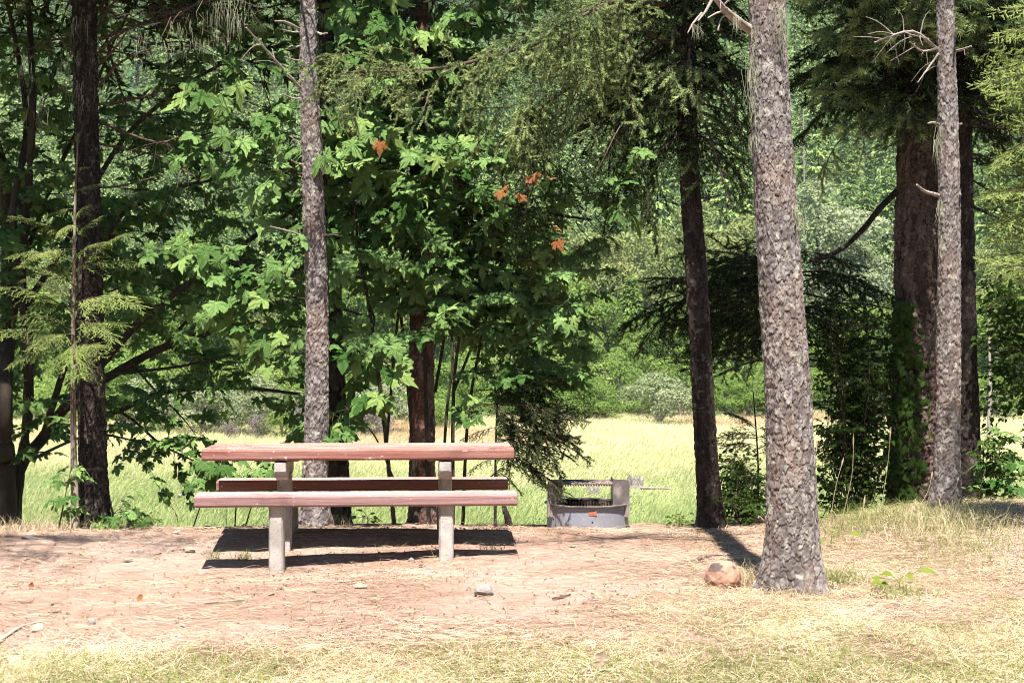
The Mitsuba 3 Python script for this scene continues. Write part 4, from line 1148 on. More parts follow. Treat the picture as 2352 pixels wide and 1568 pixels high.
# two long limbs of the dark fir that reach out into the sun, set with boughs
for limb, n, L0 in (([at(1574, 120, 14.0), at(1440, 60, 13.9), at(1300, 80, 13.6), at(1050, 150, 13.35), at(860, 165, 13.25), at(760, 165, 13.2)], 78, .40), ([at(1576, 190, 14.0), at(1450, 150, 13.8), at(1330, 190, 13.65), at(1240, 250, 13.55), at(1200, 290, 13.5)], 66, .40),
                    ([at(1572, 20, 14.0), at(1430, 0, 13.6), at(1330, 40, 13.3), at(1290, 60, 13.1)], 40, .42)):
    P = smooth_path(limb, 40)
    key = fresh(f'{black_fir}__limb')
    scene[key] = mikit.ply(tube(P, np.linspace(.030, .006, 40), 7, bumpy=.2, rng=rng)[:2], 'twig', smooth=50)
    d = unit(np.gradient(P, axis=0))
    sp = []
    for k in range(n):
        s = .18 + .82 * (k + rng.random()) / n
        i = min(int(s * 39), 39)
        side = np.cross(d[i], [0, 0, 1]) * (1 if k % 2 else -1)
        L = L0 * rng.uniform(.6, 1.25) * (1.15 - .45 * s)
        dirn = unit(d[i] * rng.uniform(.1, .9) + side * rng.uniform(.2, 1.0) + [0, 0, rng.uniform(-1.0, .5)])
        o = P[i] + rng.normal(size=3) * [.10, .06, .10]
        sp.append((o, o + dirn * L))
        if rng.random() < .5:
            sp.append((o + dirn * L * .6, o + dirn * L * 1.1 + [rng.normal() * .15, rng.normal() * .1, -rng.uniform(.15, .4)]))
    sp.append((P[-3], P[-1] + d[-1] * .35))
    boughs(black_fir, 'fir_bough_group', 4, sp, rng)


def whorl(c, zs, n, L, rng, tilt=(-.7, .05), az=(0, 6.283)):
    out = []
    for k in range(n):
        z = rng.uniform(*zs)
        a = rng.uniform(*az)
        q = np.array([np.interp(z, c[:, 2], c[:, i]) for i in range(3)]); q[2] = z
        l = L * rng.uniform(.55, 1.2)
        out.append((q, q + [math.cos(a) * l, math.sin(a) * l * .8, l * rng.uniform(*tilt)]))
    return out


def zof(py, Y):
    return EZ - (py - HY) / F * Y


# the boughs that hang round the upper trunk of the dark fir, and its shaded hanging twigs
boughs(black_fir, 'shaded_bough_group', 4, whorl(C9, (zof(300, 14.1), zof(-120, 14.1)), 80, .85, rng, (-1.1, -.1)), rng)
sp = []
for k in range(52):
    p = at(rng.uniform(1290, 1720), rng.uniform(-60, 190), rng.uniform(14.3, 15.2))
    sp.append((p, p + np.array([rng.normal() * .45, rng.normal() * .25, -rng.uniform(.1, .6)])))
boughs(black_fir, 'shaded_bough_group', 4, sp, rng)
boughs(black_fir, 'fir_bough_group', 4, whorl(C9, (zof(210, 14.1), zof(-120, 14.1)), 16, .8, rng, (-.9, .0), (3.4, 6.0)), rng)
sp = []
for k in range(30):
    p = at(rng.uniform(1180, 1480), rng.uniform(220, 430), rng.uniform(13.3, 14.6))
    sp.append((p, p + np.array([rng.normal() * .25, rng.normal() * .15, -rng.uniform(.3, .7)])))
boughs(black_fir, 'shaded_bough_group', 4, sp, rng)
# the big firs at the right
boughs(big_fir, 'shaded_bough_group', 4, whorl(C11, (zof(220, 15), zof(-150, 15)), 76, 1.25, rng, (-.6, .05)), rng)
boughs(big_fir, 'fir_bough_group', 4, [(at(2105, 20, 15), at(1950, 60, 13.9)), (at(2105, 60, 15), at(1880, 110, 14)), (at(2105, 100, 15), at(1960, 190, 13.9)), (at(2105, 30, 15), at(2050, 90, 13.6)), (at(2105, 0, 15), at(2120, 60, 13.4)), (at(2100, 170, 15), at(1900, 290, 14.2)),
                                              (at(2100, 190, 15), at(1950, 330, 14.1)), (at(2100, 210, 15), at(2020, 300, 14)), (at(2100, 180, 15), at(1850, 240, 14.3)), (at(2105, 120, 15), at(2260, 60, 13.6)), (at(2105, 80, 15), at(2290, 110, 13.8)), (at(2105, 40, 15), at(2330, 30, 13.8)),
                                              (at(2105, -60, 15), at(2010, 10, 13.4)), (at(2105, -60, 15), at(2200, 20, 13.2)), (at(2105, -90, 15), at(1870, 0, 13.8)), (at(2105, 200, 15), at(2060, 320, 14.2)), (at(1930, 320, 14.2), at(1890, 440, 14.1)), (at(1990, 330, 14.2), at(1960, 410, 14.0))], rng)
boughs(back_fir, 'shaded_bough_group', 4, whorl(C13, (zof(420, 14.7), zof(-100, 14.7)), 34, 1.0, rng, (-.5, .1), (-1.8, 1.6)), rng)
# tuft-needled pine branches
sp = []
for a, b, Y in (((1240, 520), (1290, 640), 14), ((1300, 505), (1345, 620), 14), ((1330, 500), (1395, 640), 14.1), ((1360, 505), (1470, 600), 14), ((1200, 600), (1230, 700), 14), ((1345, 500), (1415, 610), 13.9), ((1180, 10), (1230, 90), 13.9), ((1120, -20), (1170, 70), 14), ((1250, -40), (1270, 40), 14),
                ((1090, -60), (1110, 60), 14.1), ((1150, -40), (1200, 40), 14), ((140, 0), (145, 25), 14.5), ((600, 0), (590, 55), 14), ((560, 20), (640, 95), 14), ((30, 1), (60, 30), 14)):
    sp.append((at(*a, Y), at(*b, Y - .2)))
boughs(red_pine, 'pine_twig_group', 4, sp, rng, roll=1.0, name='needle_twig')
key = fresh(f'{red_pine}__limb')
scene[key] = mikit.ply(tube(smooth_path([at(968, 380, 14.6), at(1080, 430, 14.3), at(1200, 480, 14.1), at(1360, 505, 14.0)], 20), np.linspace(.03, .01, 20), 7)[:2], 'bark_shaded', smooth=50)
key = fresh(f'{red_pine}__limb')
scene[key] = mikit.ply(tube(smooth_path([at(966, -120, 14.6), at(1080, -60, 14.2), at(1250, -40, 14.0)], 20), np.linspace(.03, .01, 20), 7)[:2], 'bark_shaded', smooth=50)

# unseen crowns above the frame, placed to shade the trunks below
for tree, c, z0, z1, r0, n, seed in ((right_pine, C1, 10.2, 18, 1.9, 130, 1), (table_pine, C2, 7.0, 15, 1.6, 50, 2), (slim_pine, C12, 8.0, 15, 1.4, 32, 3), (dark_pine, C3, 5.0, 15, 2.6, 110, 4), (rear_pine, C2b, 5.2, 14, 1.9, 70, 5), (red_pine, C6, 5.2, 16, 2.6, 110, 6),
                                     (black_fir, C9, 5.0, 15, 2.4, 130, 7), (big_fir, C11, 5.4, 20, 3.2, 110, 8), (back_fir, C13, 5.2, 15, 2.0, 80, 9)):
    c2 = np.vstack([c, [[c[-1][0], c[-1][1], z1 + 1]]])
    part(tree, 'trunk_top', tube(np.array([c[-1], [c[-1][0], c[-1][1], z1 + .8]]), [R1[-1] * .8, .02], 8)[:2], 'bark_shaded', smooth=True)
    unseen_crown(tree, c2, z0, z1, r0, n, seed, front=14.45 if tree == right_pine else 14.9, x_bias=.35 if tree == right_pine else 0, x_min=1.0 if tree == right_pine else -99)  # right pine's crown is set to shade the dark fir trunk

# ------------------------------------------------------------------ cedars
rng = np.random.default_rng(91)
cedar = thing('cedar_sapling', 'slender young cedar with feathery sprays and a pale peeling foot at left', 'tree')
rows = [(1212, 175, 20), (1000, 169, 14), (800, 168, 10), (600, 170, 8), (450, 173, 6), (310, 179, 2)]
cc = np.array([at(x, y, 14.15) for y, x, w in rows]); cc[0][2] = float(gz(cc[0][0], 14.15)) - .1
cr = np.array([w / 2 / F * 14.15 for y, x, w in rows])
tt = smooth_path(cc, 60)
part(cedar, 'trunk', tube(tt, np.interp(np.arange(60), np.linspace(0, 59, len(cr)), cr), 12, bumpy=.12, rng=rng)[:2], 'bark_sapling', smooth=60)
sp = []
for a, b, dy in (((174, 440), (235, 425), -.1), ((174, 480), (100, 500), -.2), ((172, 420), (120, 395), 0), ((172, 560), (30, 495), -.3), ((172, 575), (60, 600), -.5), ((172, 600), (20, 590), -.3), ((172, 590), (250, 560), -.4), ((172, 545), (235, 500), -.2), ((170, 640), (290, 535), -.3), ((170, 660), (50, 610), -.5),
                 ((170, 700), (60, 640), -.4), ((170, 720), (0, 660), -.3), ((170, 700), (300, 690), -.5), ((170, 715), (330, 700), -.2), ((170, 760), (290, 745), -.3), ((170, 770), (80, 800), -.6), ((168, 780), (-10, 770), -.3), ((168, 800), (240, 820), -.6), ((168, 820), (110, 860), -.5), ((168, 830), (230, 790), -.5), ((168, 800), (20, 840), -.2),
                 ((170, 740), (270, 780), -.5), ((168, 850), (205, 870), -.4), ((170, 680), (110, 560), .2), ((170, 620), (330, 610), .2), ((168, 790), (190, 860), -.8), ((172, 520), (140, 540), -.5), ((172, 505), (205, 470), -.2), ((170, 760), (30, 730), .3), ((174, 390), (205, 385), -.1), ((176, 360), (160, 345), 0)):
    sp.append((at(*a, 14.15), at(*b, 14.15 + dy)))
boughs(cedar, 'cedar_bough_group', 4, sp, rng, up=(0, -.45, 1), roll=.3, name='spray')
boughs(cedar, 'cedar_bough_group', 4, [(at(178, 335, 14.15), at(180, 305, 14.15))], rng, name='leader')
for a, b in (((172, 900), (150, 880)), ((170, 930), (145, 920)), ((168, 860), (190, 850))):
    dead_stub(cedar, at(*a, 14.15), at(*b, 13.65), .006, rng, 0, 'twig')

right_cedar = thing('cedar_tree', 'sunlit yellow-green cedar sprays reaching in at the upper right edge', 'tree')
tc = np.array([[4.75, 11.2, -.2], [4.7, 11.2, 2.5], [4.72, 11.2, 6.5]])
part(right_cedar, 'trunk', tube(smooth_path(tc, 30), np.linspace(.14, .05, 30), 12, bumpy=.1, rng=rng)[:2], 'bark_red', smooth=60)
sp = []
for k in range(56):
    y0 = rng.uniform(40, 650)
    tipx = 2262 + rng.random() ** 1.4 * 130
    ty = y0 + rng.uniform(-50, 60)
    if 300 < ty < 350:
        ty += 60
    sp.append((at(2520, y0 + rng.uniform(-20, 60), 11.2), at(tipx, ty, rng.uniform(10.7, 11.4))))
boughs(right_cedar, 'cedar_bough_group', 4, sp, rng, up=(0, -.4, 1), roll=.9, name='spray')
unseen_crown(right_cedar, np.vstack([tc, [[4.72, 11.2, 12]]]), 4.6, 11.5, 1.3, 40, 19)

# ------------------------------------------------------------------ broad-leaved trees
def leafy(limbs, rng, per_m, twig, size, sag=.6, start=.15, thin=.004, updir=.1, pair=2, down=.0, tw_sides=4):
    """leaf places and twig tubes along the limbs (points, radii)"""
    ms, tubes = [], []
    for pts_, r in limbs:
        P = smooth_path(pts_, 24)
        L = np.linalg.norm(np.diff(P, axis=0), axis=1).sum()
        tubes.append(tube(P, np.linspace(r, max(r * .25, .002), 24), 7 if r > .01 else 5, bumpy=.12, rng=rng))
        n = max(1, int(L * per_m))
        d = unit(np.gradient(P, axis=0))
        for k in range(n):
            s = start + (1 - start) * (k + rng.random()) / n
            i = min(int(s * 23), 23)
            a = rng.random() * 2 * np.pi
            side = unit(np.cross(d[i], [0.1, 0.2, 1.0])); upv = np.cross(side, d[i])
            dirn = unit(d[i] * rng.uniform(.1, .8) + (side * math.cos(a) + upv * math.sin(a) * .6) + [0, 0, updir])
            tl = twig * rng.uniform(.4, 1.3)
            Q = smooth_path([P[i], P[i] + dirn * tl * .5 + [0, 0, .04 * tl], P[i] + dirn * tl - [0, 0, .10 * tl]], 7)
            tubes.append(tube(Q, np.linspace(thin, thin * .4, 7), 3))
            td = unit(np.gradient(Q, axis=0))
            m = max(1, int(tl / (size * .75)))
            for q in range(m):
                j = min(int((.3 + .7 * (q + .5) / m) * 6), 6)
                for sgn in ((-1, 1) if pair == 2 else (rng.choice([-1, 1]),)):
                    sd = unit(np.cross(td[j], [0, 0, 1.0])) * sgn
                    o = unit(td[j] * .6 + sd + [0, 0, .1])
                    ms.append(leaf_pose(Q[j], o, size * rng.uniform(.6, 1.2), rng, sag))
            ms.append(leaf_pose(Q[-1], td[-1], size * rng.uniform(.8, 1.2), rng, sag))
    return ms, tubes


rng = np.random.default_rng(101)
big_maple = thing('maple_tree', 'dark many-stemmed bigleaf maple filling the left side in deep shade', 'tree')
Yb = 15.6


def W(pts_, Y=Yb, jit=.25):
    return [at(x, y, Y + (rng.normal() * jit if i else 0)) for i, (x, y) in enumerate(pts_)]


stems = [([(15, 1260), (10, 1100), (5, 900), (20, 700), (15, 450), (-20, 300)], .13), ([(30, 1250), (45, 1080), (95, 1010), (160, 925), (262, 858), (375, 798), (525, 749)], .075), ([(20, 1180), (60, 1000), (65, 800), (50, 640), (66, 420), (74, 250), (70, 100), (60, -40)], .06),
         ([(10, 900), (40, 620), (30, 480), (60, 300), (40, 120), (10, -20)], .045), ([(150, 940), (300, 760), (420, 660), (560, 560), (690, 470)], .045), ([(160, 925), (244, 951), (360, 906), (469, 891), (585, 893), (690, 905)], .035), ([(100, 1000), (240, 560), (330, 460), (430, 425), (560, 400)], .035),
         ([(60, 700), (150, 560), (220, 420), (300, 300), (420, 200), (520, 140)], .035), ([(200, 900), (300, 960), (370, 1020), (430, 1050), (480, 1080)], .02), ([(60, 1060), (200, 1000), (300, 1010), (380, 1040)], .018), ([(300, 830), (360, 900), (420, 960), (450, 1000)], .014),
         ([(40, 640), (120, 420), (200, 250), (250, 120), (320, -20)], .03), ([(262, 858), (420, 840), (600, 800), (760, 790)], .02), ([(375, 798), (470, 700), (600, 640), (760, 600)], .02), ([(60, 500), (0, 380), (-40, 260)], .03)]
limbs = [(W(p), r) for p, r in stems]
ms, tb = leafy(limbs, rng, 4.0, .62, .135, sag=.55, start=.22)
extra = []
for k in range(52):           # limbs of the shaded crown behind
    x0, y0 = rng.uniform(-60, 640), rng.uniform(-60, 800)
    if x0 > 420 and y0 > 700:
        continue
    a = rng.uniform(-.5, .9)
    extra.append(([at(x0, y0, Yb + rng.uniform(.2, 1.6)), at(x0 + 90 * math.cos(a), y0 - 60 * math.sin(a), Yb + rng.uniform(.0, 1.5)), at(x0 + 190 * math.cos(a), y0 - 80 * math.sin(a) + 20, Yb + rng.uniform(-.2, 1.4))], .010))
m2, t2 = leafy(extra, rng, 4.6, .5, .135, sag=.55, start=.0)
part(big_maple, 'branch', cat(tb[:1]), 'bark_maple', smooth=60)
trunks = [tube(smooth_path(p, 40), np.linspace(r, r * .45, 40), 10, bumpy=.1, rng=rng) for p, r in limbs[:8]]
for t_ in trunks:
    part(big_maple, 'stem', t_[:2], 'bark_maple', smooth=60)
part(big_maple, 'twigs', cat(tb[1:] + t2)[:2], 'bark_maple', smooth=60, stuff=True)
leaf_parts(big_maple, 'maple_leaf_group', ms + m2, 8, 'maple_leaf', MAPLE, rng)
# its own high crown, out of view, shaped to shade the leaves below
hi = []
for k in range(330):
    a = rng.random() * 6.28
    p = np.array([rng.uniform(-7.5, -1.2), rng.uniform(13.2, 17.8), rng.uniform(4.9, 8.6)])
    hi.append(([p, p + [math.cos(a) * .6, math.sin(a) * .6, .1], p + [math.cos(a) * 1.2, math.sin(a) * 1.2, -.1]], .012))
hm, ht = leafy(hi, rng, 5, .6, .26, start=0)
hm = [m for m in hm if m[1, 3] + .45 * m[2, 3] > (16.15 if m[0, 3] > -3.7 else 15.2) and m[2, 3] > EZ + .235 * m[1, 3] + .25]  # kept clear of the sun's path to the front leaves
part(big_maple, 'crown', stamp(SMALL, hm, rng), 'maple_leaf', stuff=True)
part(big_maple, 'crown_twigs', cat(ht)[:2], 'bark_maple', smooth=60, stuff=True)

# the clump of young maples behind the table
rng = np.random.default_rng(111)
young = thing('maple_clump', 'clump of slim young bigleaf maple stems with large leaves behind the table', 'tree')
Ym = 14.65
st = [([(908, 1200), (880, 950), (850, 720), (825, 580), (810, 430), (800, 300)], .022, 13.9), ([(958, 1200), (945, 980), (925, 760), (900, 600), (885, 480), (870, 330)], .022, 14.0), ([(985, 1195), (978, 900), (972, 640), (960, 400), (980, 200), (1000, 40)], .020, 14.1), ([(1040, 1200), (1042, 900), (1060, 740), (1080, 560), (1090, 420)], .020, 14.0),
      ([(1010, 1200), (1025, 960), (1040, 800), (1010, 680), (985, 580), (970, 460)], .016, 13.8), ([(1062, 1195), (1075, 960), (1110, 760), (1150, 600), (1180, 470)], .018, 14.1), ([(905, 1100), (860, 1000), (810, 950), (790, 930)], .010, 13.8), ([(1042, 900), (1100, 760), (1160, 660), (1240, 590)], .014, 14.0),
      ([(885, 1050), (905, 820), (930, 500), (900, 250), (860, 100), (850, -20)], .016, 14.3), ([(1000, 900), (1040, 640), (1060, 420), (1040, 250), (1060, 120)], .016, 14.3)]
limbs = [([at(x, y, Y + (.1 * rng.normal() if i else 0)) for i, (x, y) in enumerate(p)], r) for p, r, Y in [(p, r, Y + .6) for p, r, Y in st]]
limbs[0][0][0][2] -= .3
for l in limbs:
    if l[0][0][2] < .1:
        l[0][0][2] = float(gz(l[0][0][0], l[0][0][1])) - .1
for l in limbs:
    part(young, 'stem', tube(smooth_path(l[0], 40), np.linspace(l[1], l[1] * .4, 40), 8, bumpy=.1, rng=rng)[:2], 'bark_maple', smooth=60)
ms, tb = leafy(limbs, rng, 7.0, .50, .20, sag=.6, start=.42)
# limbs that fill the shaded crown between the stems
ex = []
for k in range(95):
    x0, y0 = rng.uniform(780, 1240), rng.uniform(-40, 760)
    if (x0 - 1010) ** 2 / 300 ** 2 + (y0 - 360) ** 2 / 480 ** 2 > 1:
        continue
    if y0 > 520 and x0 < 960:
        continue
    Y = Ym + rng.uniform(-.15, .75)
    a = rng.uniform(-.6, 3.6)
    ex.append(([at(x0, y0, Y), at(x0 + 60 * math.cos(a), y0 - 25 * math.sin(a), Y - .05), at(x0 + 120 * math.cos(a), y0 - 30 * math.sin(a) + 12, Y - .12)], .007))
m2, t2 = leafy(ex, rng, 5.0, .34, .18, sag=.65, start=.1)
m3, t3 = [], []
# the branches that reach out into the sun: tips where the photograph shows bright leaves
sunny = [(470, 225), (520, 230), (590, 270), (430, 330), (490, 345), (560, 310), (610, 320), (600, 370), (650, 340), (540, 385), (500, 360), (640, 420), (660, 300), (590, 130), (560, 150), (660, 250), (370, 575), (400, 560), (430, 585), (470, 600), (500, 640), (545, 640), (520, 700), (490, 720), (560, 690), (600, 650),
         (640, 640), (670, 620), (690, 650), (560, 740), (585, 760), (600, 700), (610, 820), (640, 810), (655, 770), (790, 560), (820, 580), (800, 610), (850, 620), (775, 640), (800, 790), (840, 770), (870, 780), (895, 790), (820, 820), (880, 820), (790, 750), (770, 660), (930, 60), (880, 70), (830, 90), (790, 110), (850, 130), (900, 110),
         (960, 150), (770, 130), (800, 60), (1010, 90), (820, 310), (850, 330), (800, 280), (950, 340), (1000, 345), (1040, 330), (900, 30), (780, 20), (830, 20), (880, 180), (780, 350), (930, 400), (1020, 400), (960, 430), (800, 380), (980, 60), (1060, 320), (640, 480), (610, 450), (680, 540)]
for x, y in sunny:
    src_x = 760 if x < 700 else x + rng.uniform(-20, 60)
    Yt = 14.05 + .25 * rng.random()
    tip = at(x, y, Yt)
    root = at(src_x * .45 + x * .55 + 25, y + rng.uniform(-10, 45), Yt + .35)
    t3.append(tube(smooth_path([root, (root + tip) / 2 + [0, 0, .06], tip], 8), np.linspace(.0055, .0025, 8), 4))
    for q in range(rng.integers(3, 6)):
        d = unit(rng.normal(size=3) * [1, .5, .35] + [(-.5 if x < 700 else 0), -.7, .05])
        m3.append(leaf_pose(tip + rng.normal(size=3) * [.10, .08, .07], d, .225 * rng.uniform(.55, 1.15), rng, .75, (0, -.8, .65)))
for pts_ in ([(860, 300), (700, 320), (560, 290), (470, 235)], [(860, 420), (690, 400), (560, 360), (440, 330)], [(840, 640), (700, 620), (560, 610), (440, 575), (360, 575)], [(850, 730), (720, 690), (600, 680), (510, 690)], [(870, 800), (760, 760), (640, 790), (600, 820)], [(850, 700), (860, 740), (845, 775)], [(690, 450), (640, 300), (590, 150)]):
    t3.append(tube(smooth_path([at(x, y, 14.6 - .4 * i / (len(pts_) - 1)) for i, (x, y) in enumerate(pts_)], 20), np.linspace(.014, .004, 20), 6))
# dark leaves at the right end of the clump
m4, t4 = leafy([(np.array(q) + [0, .5, 0], r_) for q, r_ in [([at(1150, 470, 14.0), at(1250, 440, 13.6), at(1380, 430, 13.4), at(1480, 420, 13.3)], .010), ([at(1150, 560, 14.0), at(1240, 600, 13.7), at(1330, 640, 13.5)], .010), ([at(1100, 700, 14.0), at(1200, 680, 13.7), at(1330, 690, 13.5)], .010), ([at(1120, 780, 14.1), at(1220, 760, 13.8), at(1290, 740, 13.7)], .008),
                ([at(1090, 860, 14.1), at(1180, 850, 13.9), at(1250, 880, 13.9)], .008), ([at(1100, 520, 14.1), at(1200, 520, 13.8), at(1290, 500, 13.6)], .009), ([at(1060, 960, 14.1), at(1100, 930, 13.9), at(1160, 960, 13.9)], .006), ([at(1080, 800, 14.2), at(1150, 790, 14.1), at(1230, 820, 14.0), at(1290, 860, 14.0)], .007), ([at(1060, 740, 14.3), at(1140, 710, 14.2), at(1250, 720, 14.1), at(1330, 770, 14.0)], .008), ([at(1090, 900, 14.2), at(1170, 900, 14.1), at(1220, 930, 14.0)], .006), ([at(1000, 760, 14.3), at(1060, 750, 14.2), at(1130, 790, 14.1)], .006), ([at(1040, 880, 14.3), at(1090, 860, 14.2), at(1150, 900, 14.2)], .006), ([at(1020, 660, 14.4), at(1080, 640, 14.3), at(1160, 680, 14.2)], .006), ([at(1140, 820, 14.2), at(1230, 800, 14.1), at(1320, 850, 14.0)], .007), ([at(1120, 700, 14.2), at(1220, 660, 14.1), at(1350, 700, 14.0)], .007), ([at(1150, 900, 14.2), at(1240, 890, 14.1), at(1310, 940, 14.1)], .006), ([at(1070, 600, 14.4), at(1160, 560, 14.3), at(1280, 580, 14.1), at(1370, 620, 14.0)], .009), ([at(1120, 640, 14.2), at(1180, 620, 14.0), at(1260, 650, 13.9)], .008)]],
               rng, 8.5, .38, .150, sag=.6, start=.15)
part(young, 'twigs', cat(tb[0:] + t2 + t3 + t4)[:2], 'bark_maple', smooth=60, stuff=True)
leaf_parts(young, 'maple_leaf_group', m3 + ms + m2 + m4, 8, 'maple_leaf', MAPLE, rng)
for x, y in ((1238, 392), (1225, 405), (1210, 425), (1190, 425), (1175, 440), (1265, 545), (1280, 540), (1200, 410), (1160, 445), (1248, 400), (868, 340)):
    inst(fresh(f'{young}__orange_leaf'), f'orange_leaf_group_{rng.integers(8)}', leaf_pose(at(x + rng.normal() * 12, y + rng.normal() * 10, 13.25), unit(rng.normal(size=3) * [1, .4, .3] + [0, -.5, 0]), rng.uniform(.06, .12), rng, .8))

# leaves of a maple outside the frame at the lower right, and hanging dark leaves above it
rng = np.random.default_rng(121)
low = thing('maple_sapling', 'low maple sapling with broad dark leaves at the lower right edge', 'shrub')
limbs = [([at(2330, 1240, 14.4), at(2320, 1120, 14.2), at(2300, 1040, 14.0)], .01), ([at(2340, 1240, 14.4), at(2360, 1100, 14.3), at(2350, 1000, 14.2)], .01), ([at(2335, 1240, 14.4), at(2290, 1160, 14.1), at(2275, 1110, 14.0)], .008)]
ms, tb = leafy(limbs, rng, 12, .26, .115, start=.2)
part(low, 'stem', cat(tb)[:2], 'bark_maple', smooth=60)
leaf_parts(low, 'maple_leaf_group', ms, 8, 'maple_leaf', MAPLE, rng)
sprout = thing('maple_sapling', 'small dark maple sprout at the foot of the dark left pine', 'shrub')
ms, tb = leafy([([at(135, 1215, 13.9), at(150, 1140, 13.9), at(165, 1070, 13.9)], .009), ([at(240, 1215, 14.4), at(260, 1180, 14.3), at(290, 1160, 14.2)], .005)], rng, 12, .16, .13, start=.15)
part(sprout, 'stem', cat(tb)[:2], 'bark_maple', smooth=60)
leaf_parts(sprout, 'maple_leaf_group', ms, 8, 'maple_leaf', MAPLE, rng)
sprout = thing('maple_sapling', 'low dark maple leaves under the left end of the tabletop', 'shrub')
ms, tb = leafy([([at(440, 1220, 14.6), at(480, 1120, 14.5), at(540, 1075, 14.4)], .008), ([at(560, 1220, 14.6), at(590, 1130, 14.5), at(625, 1080, 14.4)], .008), ([at(540, 1210, 14.6), at(540, 1120, 14.5), at(500, 1060, 14.4)], .008)], rng, 9, .3, .13, start=.35)
part(sprout, 'stem', cat(tb)[:2], 'bark_maple', smooth=60)
leaf_parts(sprout, 'maple_leaf_group', ms, 8, 'maple_leaf', MAPLE, rng)


def shrub(name, label, boxes, n, size, Y, rng, bsdf='shrub_leaf', root=None, category='shrub'):
    """a small-leaved shrub: stems from the root and twigs with leaves through the boxes of the picture"""
    k = thing(name, label, category)
    limbs = []
    for (x0, y0, x1, y1) in boxes:
        for q in range(n):
            e = at(rng.uniform(x0, x1), rng.uniform(y0, y1), Y + rng.normal() * .3)
            r0 = at(*(root or ((x0 + x1) / 2, y1 + 40)), Y)
            limbs.append(([r0 + rng.normal(size=3) * [.12, .1, 0], (r0 + e) / 2 + rng.normal(size=3) * .08, e], .006))
    ms, tb = leafy(limbs, rng, 10, .20, size, sag=.3, start=.35, thin=.0025, pair=2)
    part(k, 'stem', cat(tb)[:2], 'twig', smooth=60)
    part(k, 'foliage', stamp(SMALL, ms, rng), bsdf, stuff=True)
    return k


rng = np.random.default_rng(131)
shrub('leafy_shrub', 'dark small-leaved shrub on the bank between the right pine and the big trunk', [(1870, 640, 2050, 900), (1870, 880, 2050, 1180)], 30, .05, 14.9, rng, root=(1960, 1230))
shrub('leafy_shrub', 'dark low shrub on the bank just left of the right pine trunk', [(1655, 1040, 1770, 1190)], 34, .045, 14.7, rng, root=(1720, 1230))
shrub('leafy_shrub', 'dark hanging leafy branches at the right edge above the meadow', [(2255, 640, 2370, 960)], 46, .055, 14.6, rng, root=(2400, 800))
shrub('leafy_shrub', 'thin dark sprays beside the thin trunk above the low maple leaves', [(2250, 960, 2310, 1100)], 5, .05, 14.4, rng, root=(2270, 1200))
# ivy on the big trunk
rng = np.random.default_rng(133)
ms = []
for k in range(620):
    y = rng.uniform(690, 1180)
    wdt = 45 * math.sin(np.clip((y - 660) / 560, 0, 1) * math.pi) + 12
    x = 2072 + rng.normal() * wdt * .55
    Y = 14.72 + .15 * abs(x - 2095) / 50 - .1 * rng.random()
    ms.append(pose(basis(unit([rng.normal() * .6, -.2, -.8]), (0, -1, .35)), at(x, y, Y), .075 * rng.uniform(.6, 1.2)))
part(big_fir, 'ivy', stamp(SMALL, ms, rng), 'shrub_leaf', stuff=True)

# young firs of the understorey
rng = np.random.default_rng(141)


def young_fir(label, foot, tip, Y, specs, rng, r=.02, group='shaded_bough_group', variants=4):
    k = thing('fir_sapling', label, 'tree')
    f, t_ = at(*foot, Y), at(*tip, Y)
    f[2] = min(f[2], float(gz(f[0], f[1]))) - .1
    part(k, 'trunk', tube(smooth_path([f, (f + t_) / 2 + rng.normal(size=3) * .03, t_], 20), np.linspace(r, r * .4, 20), 8, bumpy=.15, rng=rng)[:2], 'bark_shaded', smooth=60)
    boughs(k, group, variants, specs, rng)
    return k


sp = []
axis = lambda y: at(1832, y, 15.2)
for k in range(40):
    y = rng.uniform(560, 830)
    L = (.7 + .6 * ss(450, 700, y)) * rng.uniform(.7, 1.1)
    a = rng.uniform(2.5, 6.9)
    p = axis(y)
    sp.append((p, p + [math.cos(a) * L, math.sin(a) * L * .6, L * rng.uniform(-.3, .15)]))
for a, b in (((1800, 640), (1440, 745)), ((1800, 600), (1500, 660)), ((1820, 640), (1560, 590)), ((1800, 700), (1520, 770)), ((1800, 740), (1580, 800)), ((1780, 620), (1640, 640)), ((1790, 660), (1660, 700)), ((1790, 640), (1620, 700)), ((1780, 690), (1640, 760)), ((1560, 680), (1430, 770)), ((1540, 700), (1470, 820)), ((1600, 660), (1480, 650))):
    sp.append((at(*a, 15.1), at(*b, 14.7)))
young_fir('dark shaded fir sapling with wide flat boughs behind the right pine trunk', (1840, 1230), (1822, 560), 15.2, sp, rng, .035)
sp = []
for k in range(26):
    y = rng.uniform(930, 1180)
    p = at(1735, y, 15.0); a = rng.uniform(2.4, 7.0); L = rng.uniform(.25, .55)
    sp.append((p, p + [math.cos(a) * L, math.sin(a) * L * .6, L * rng.uniform(-.1, .4)]))
young_fir('small fir sapling against the meadow left of the right pine trunk', (1735, 1230), (1730, 900), 15.0, sp, rng, .014)
sp = []
for a, b in (((1140, 900), (1250, 905)), ((1140, 930), (1330, 960)), ((1140, 960), (1340, 1040)), ((1140, 1000), (1350, 1055)), ((1140, 1010), (1290, 1090)), ((1140, 1040), (1230, 1110)), ((1140, 940), (1260, 1010)), ((1140, 980), (1060, 1010)), ((1140, 930), (1070, 940)), ((1140, 1050), (1080, 1090)), ((1140, 1080), (1200, 1140)), ((1140, 900), (1300, 870)), ((1140, 1020), (1330, 1000)), ((1200, 960), (1345, 965)),
             ((1200, 1020), (1320, 1060)), ((1140, 960), (1180, 1040)), ((1230, 1010), (1290, 1110)), ((1220, 930), (1300, 1000))):
    sp.append((at(*a, 14.3), at(*b, 14.0 + .3 * rng.random())))
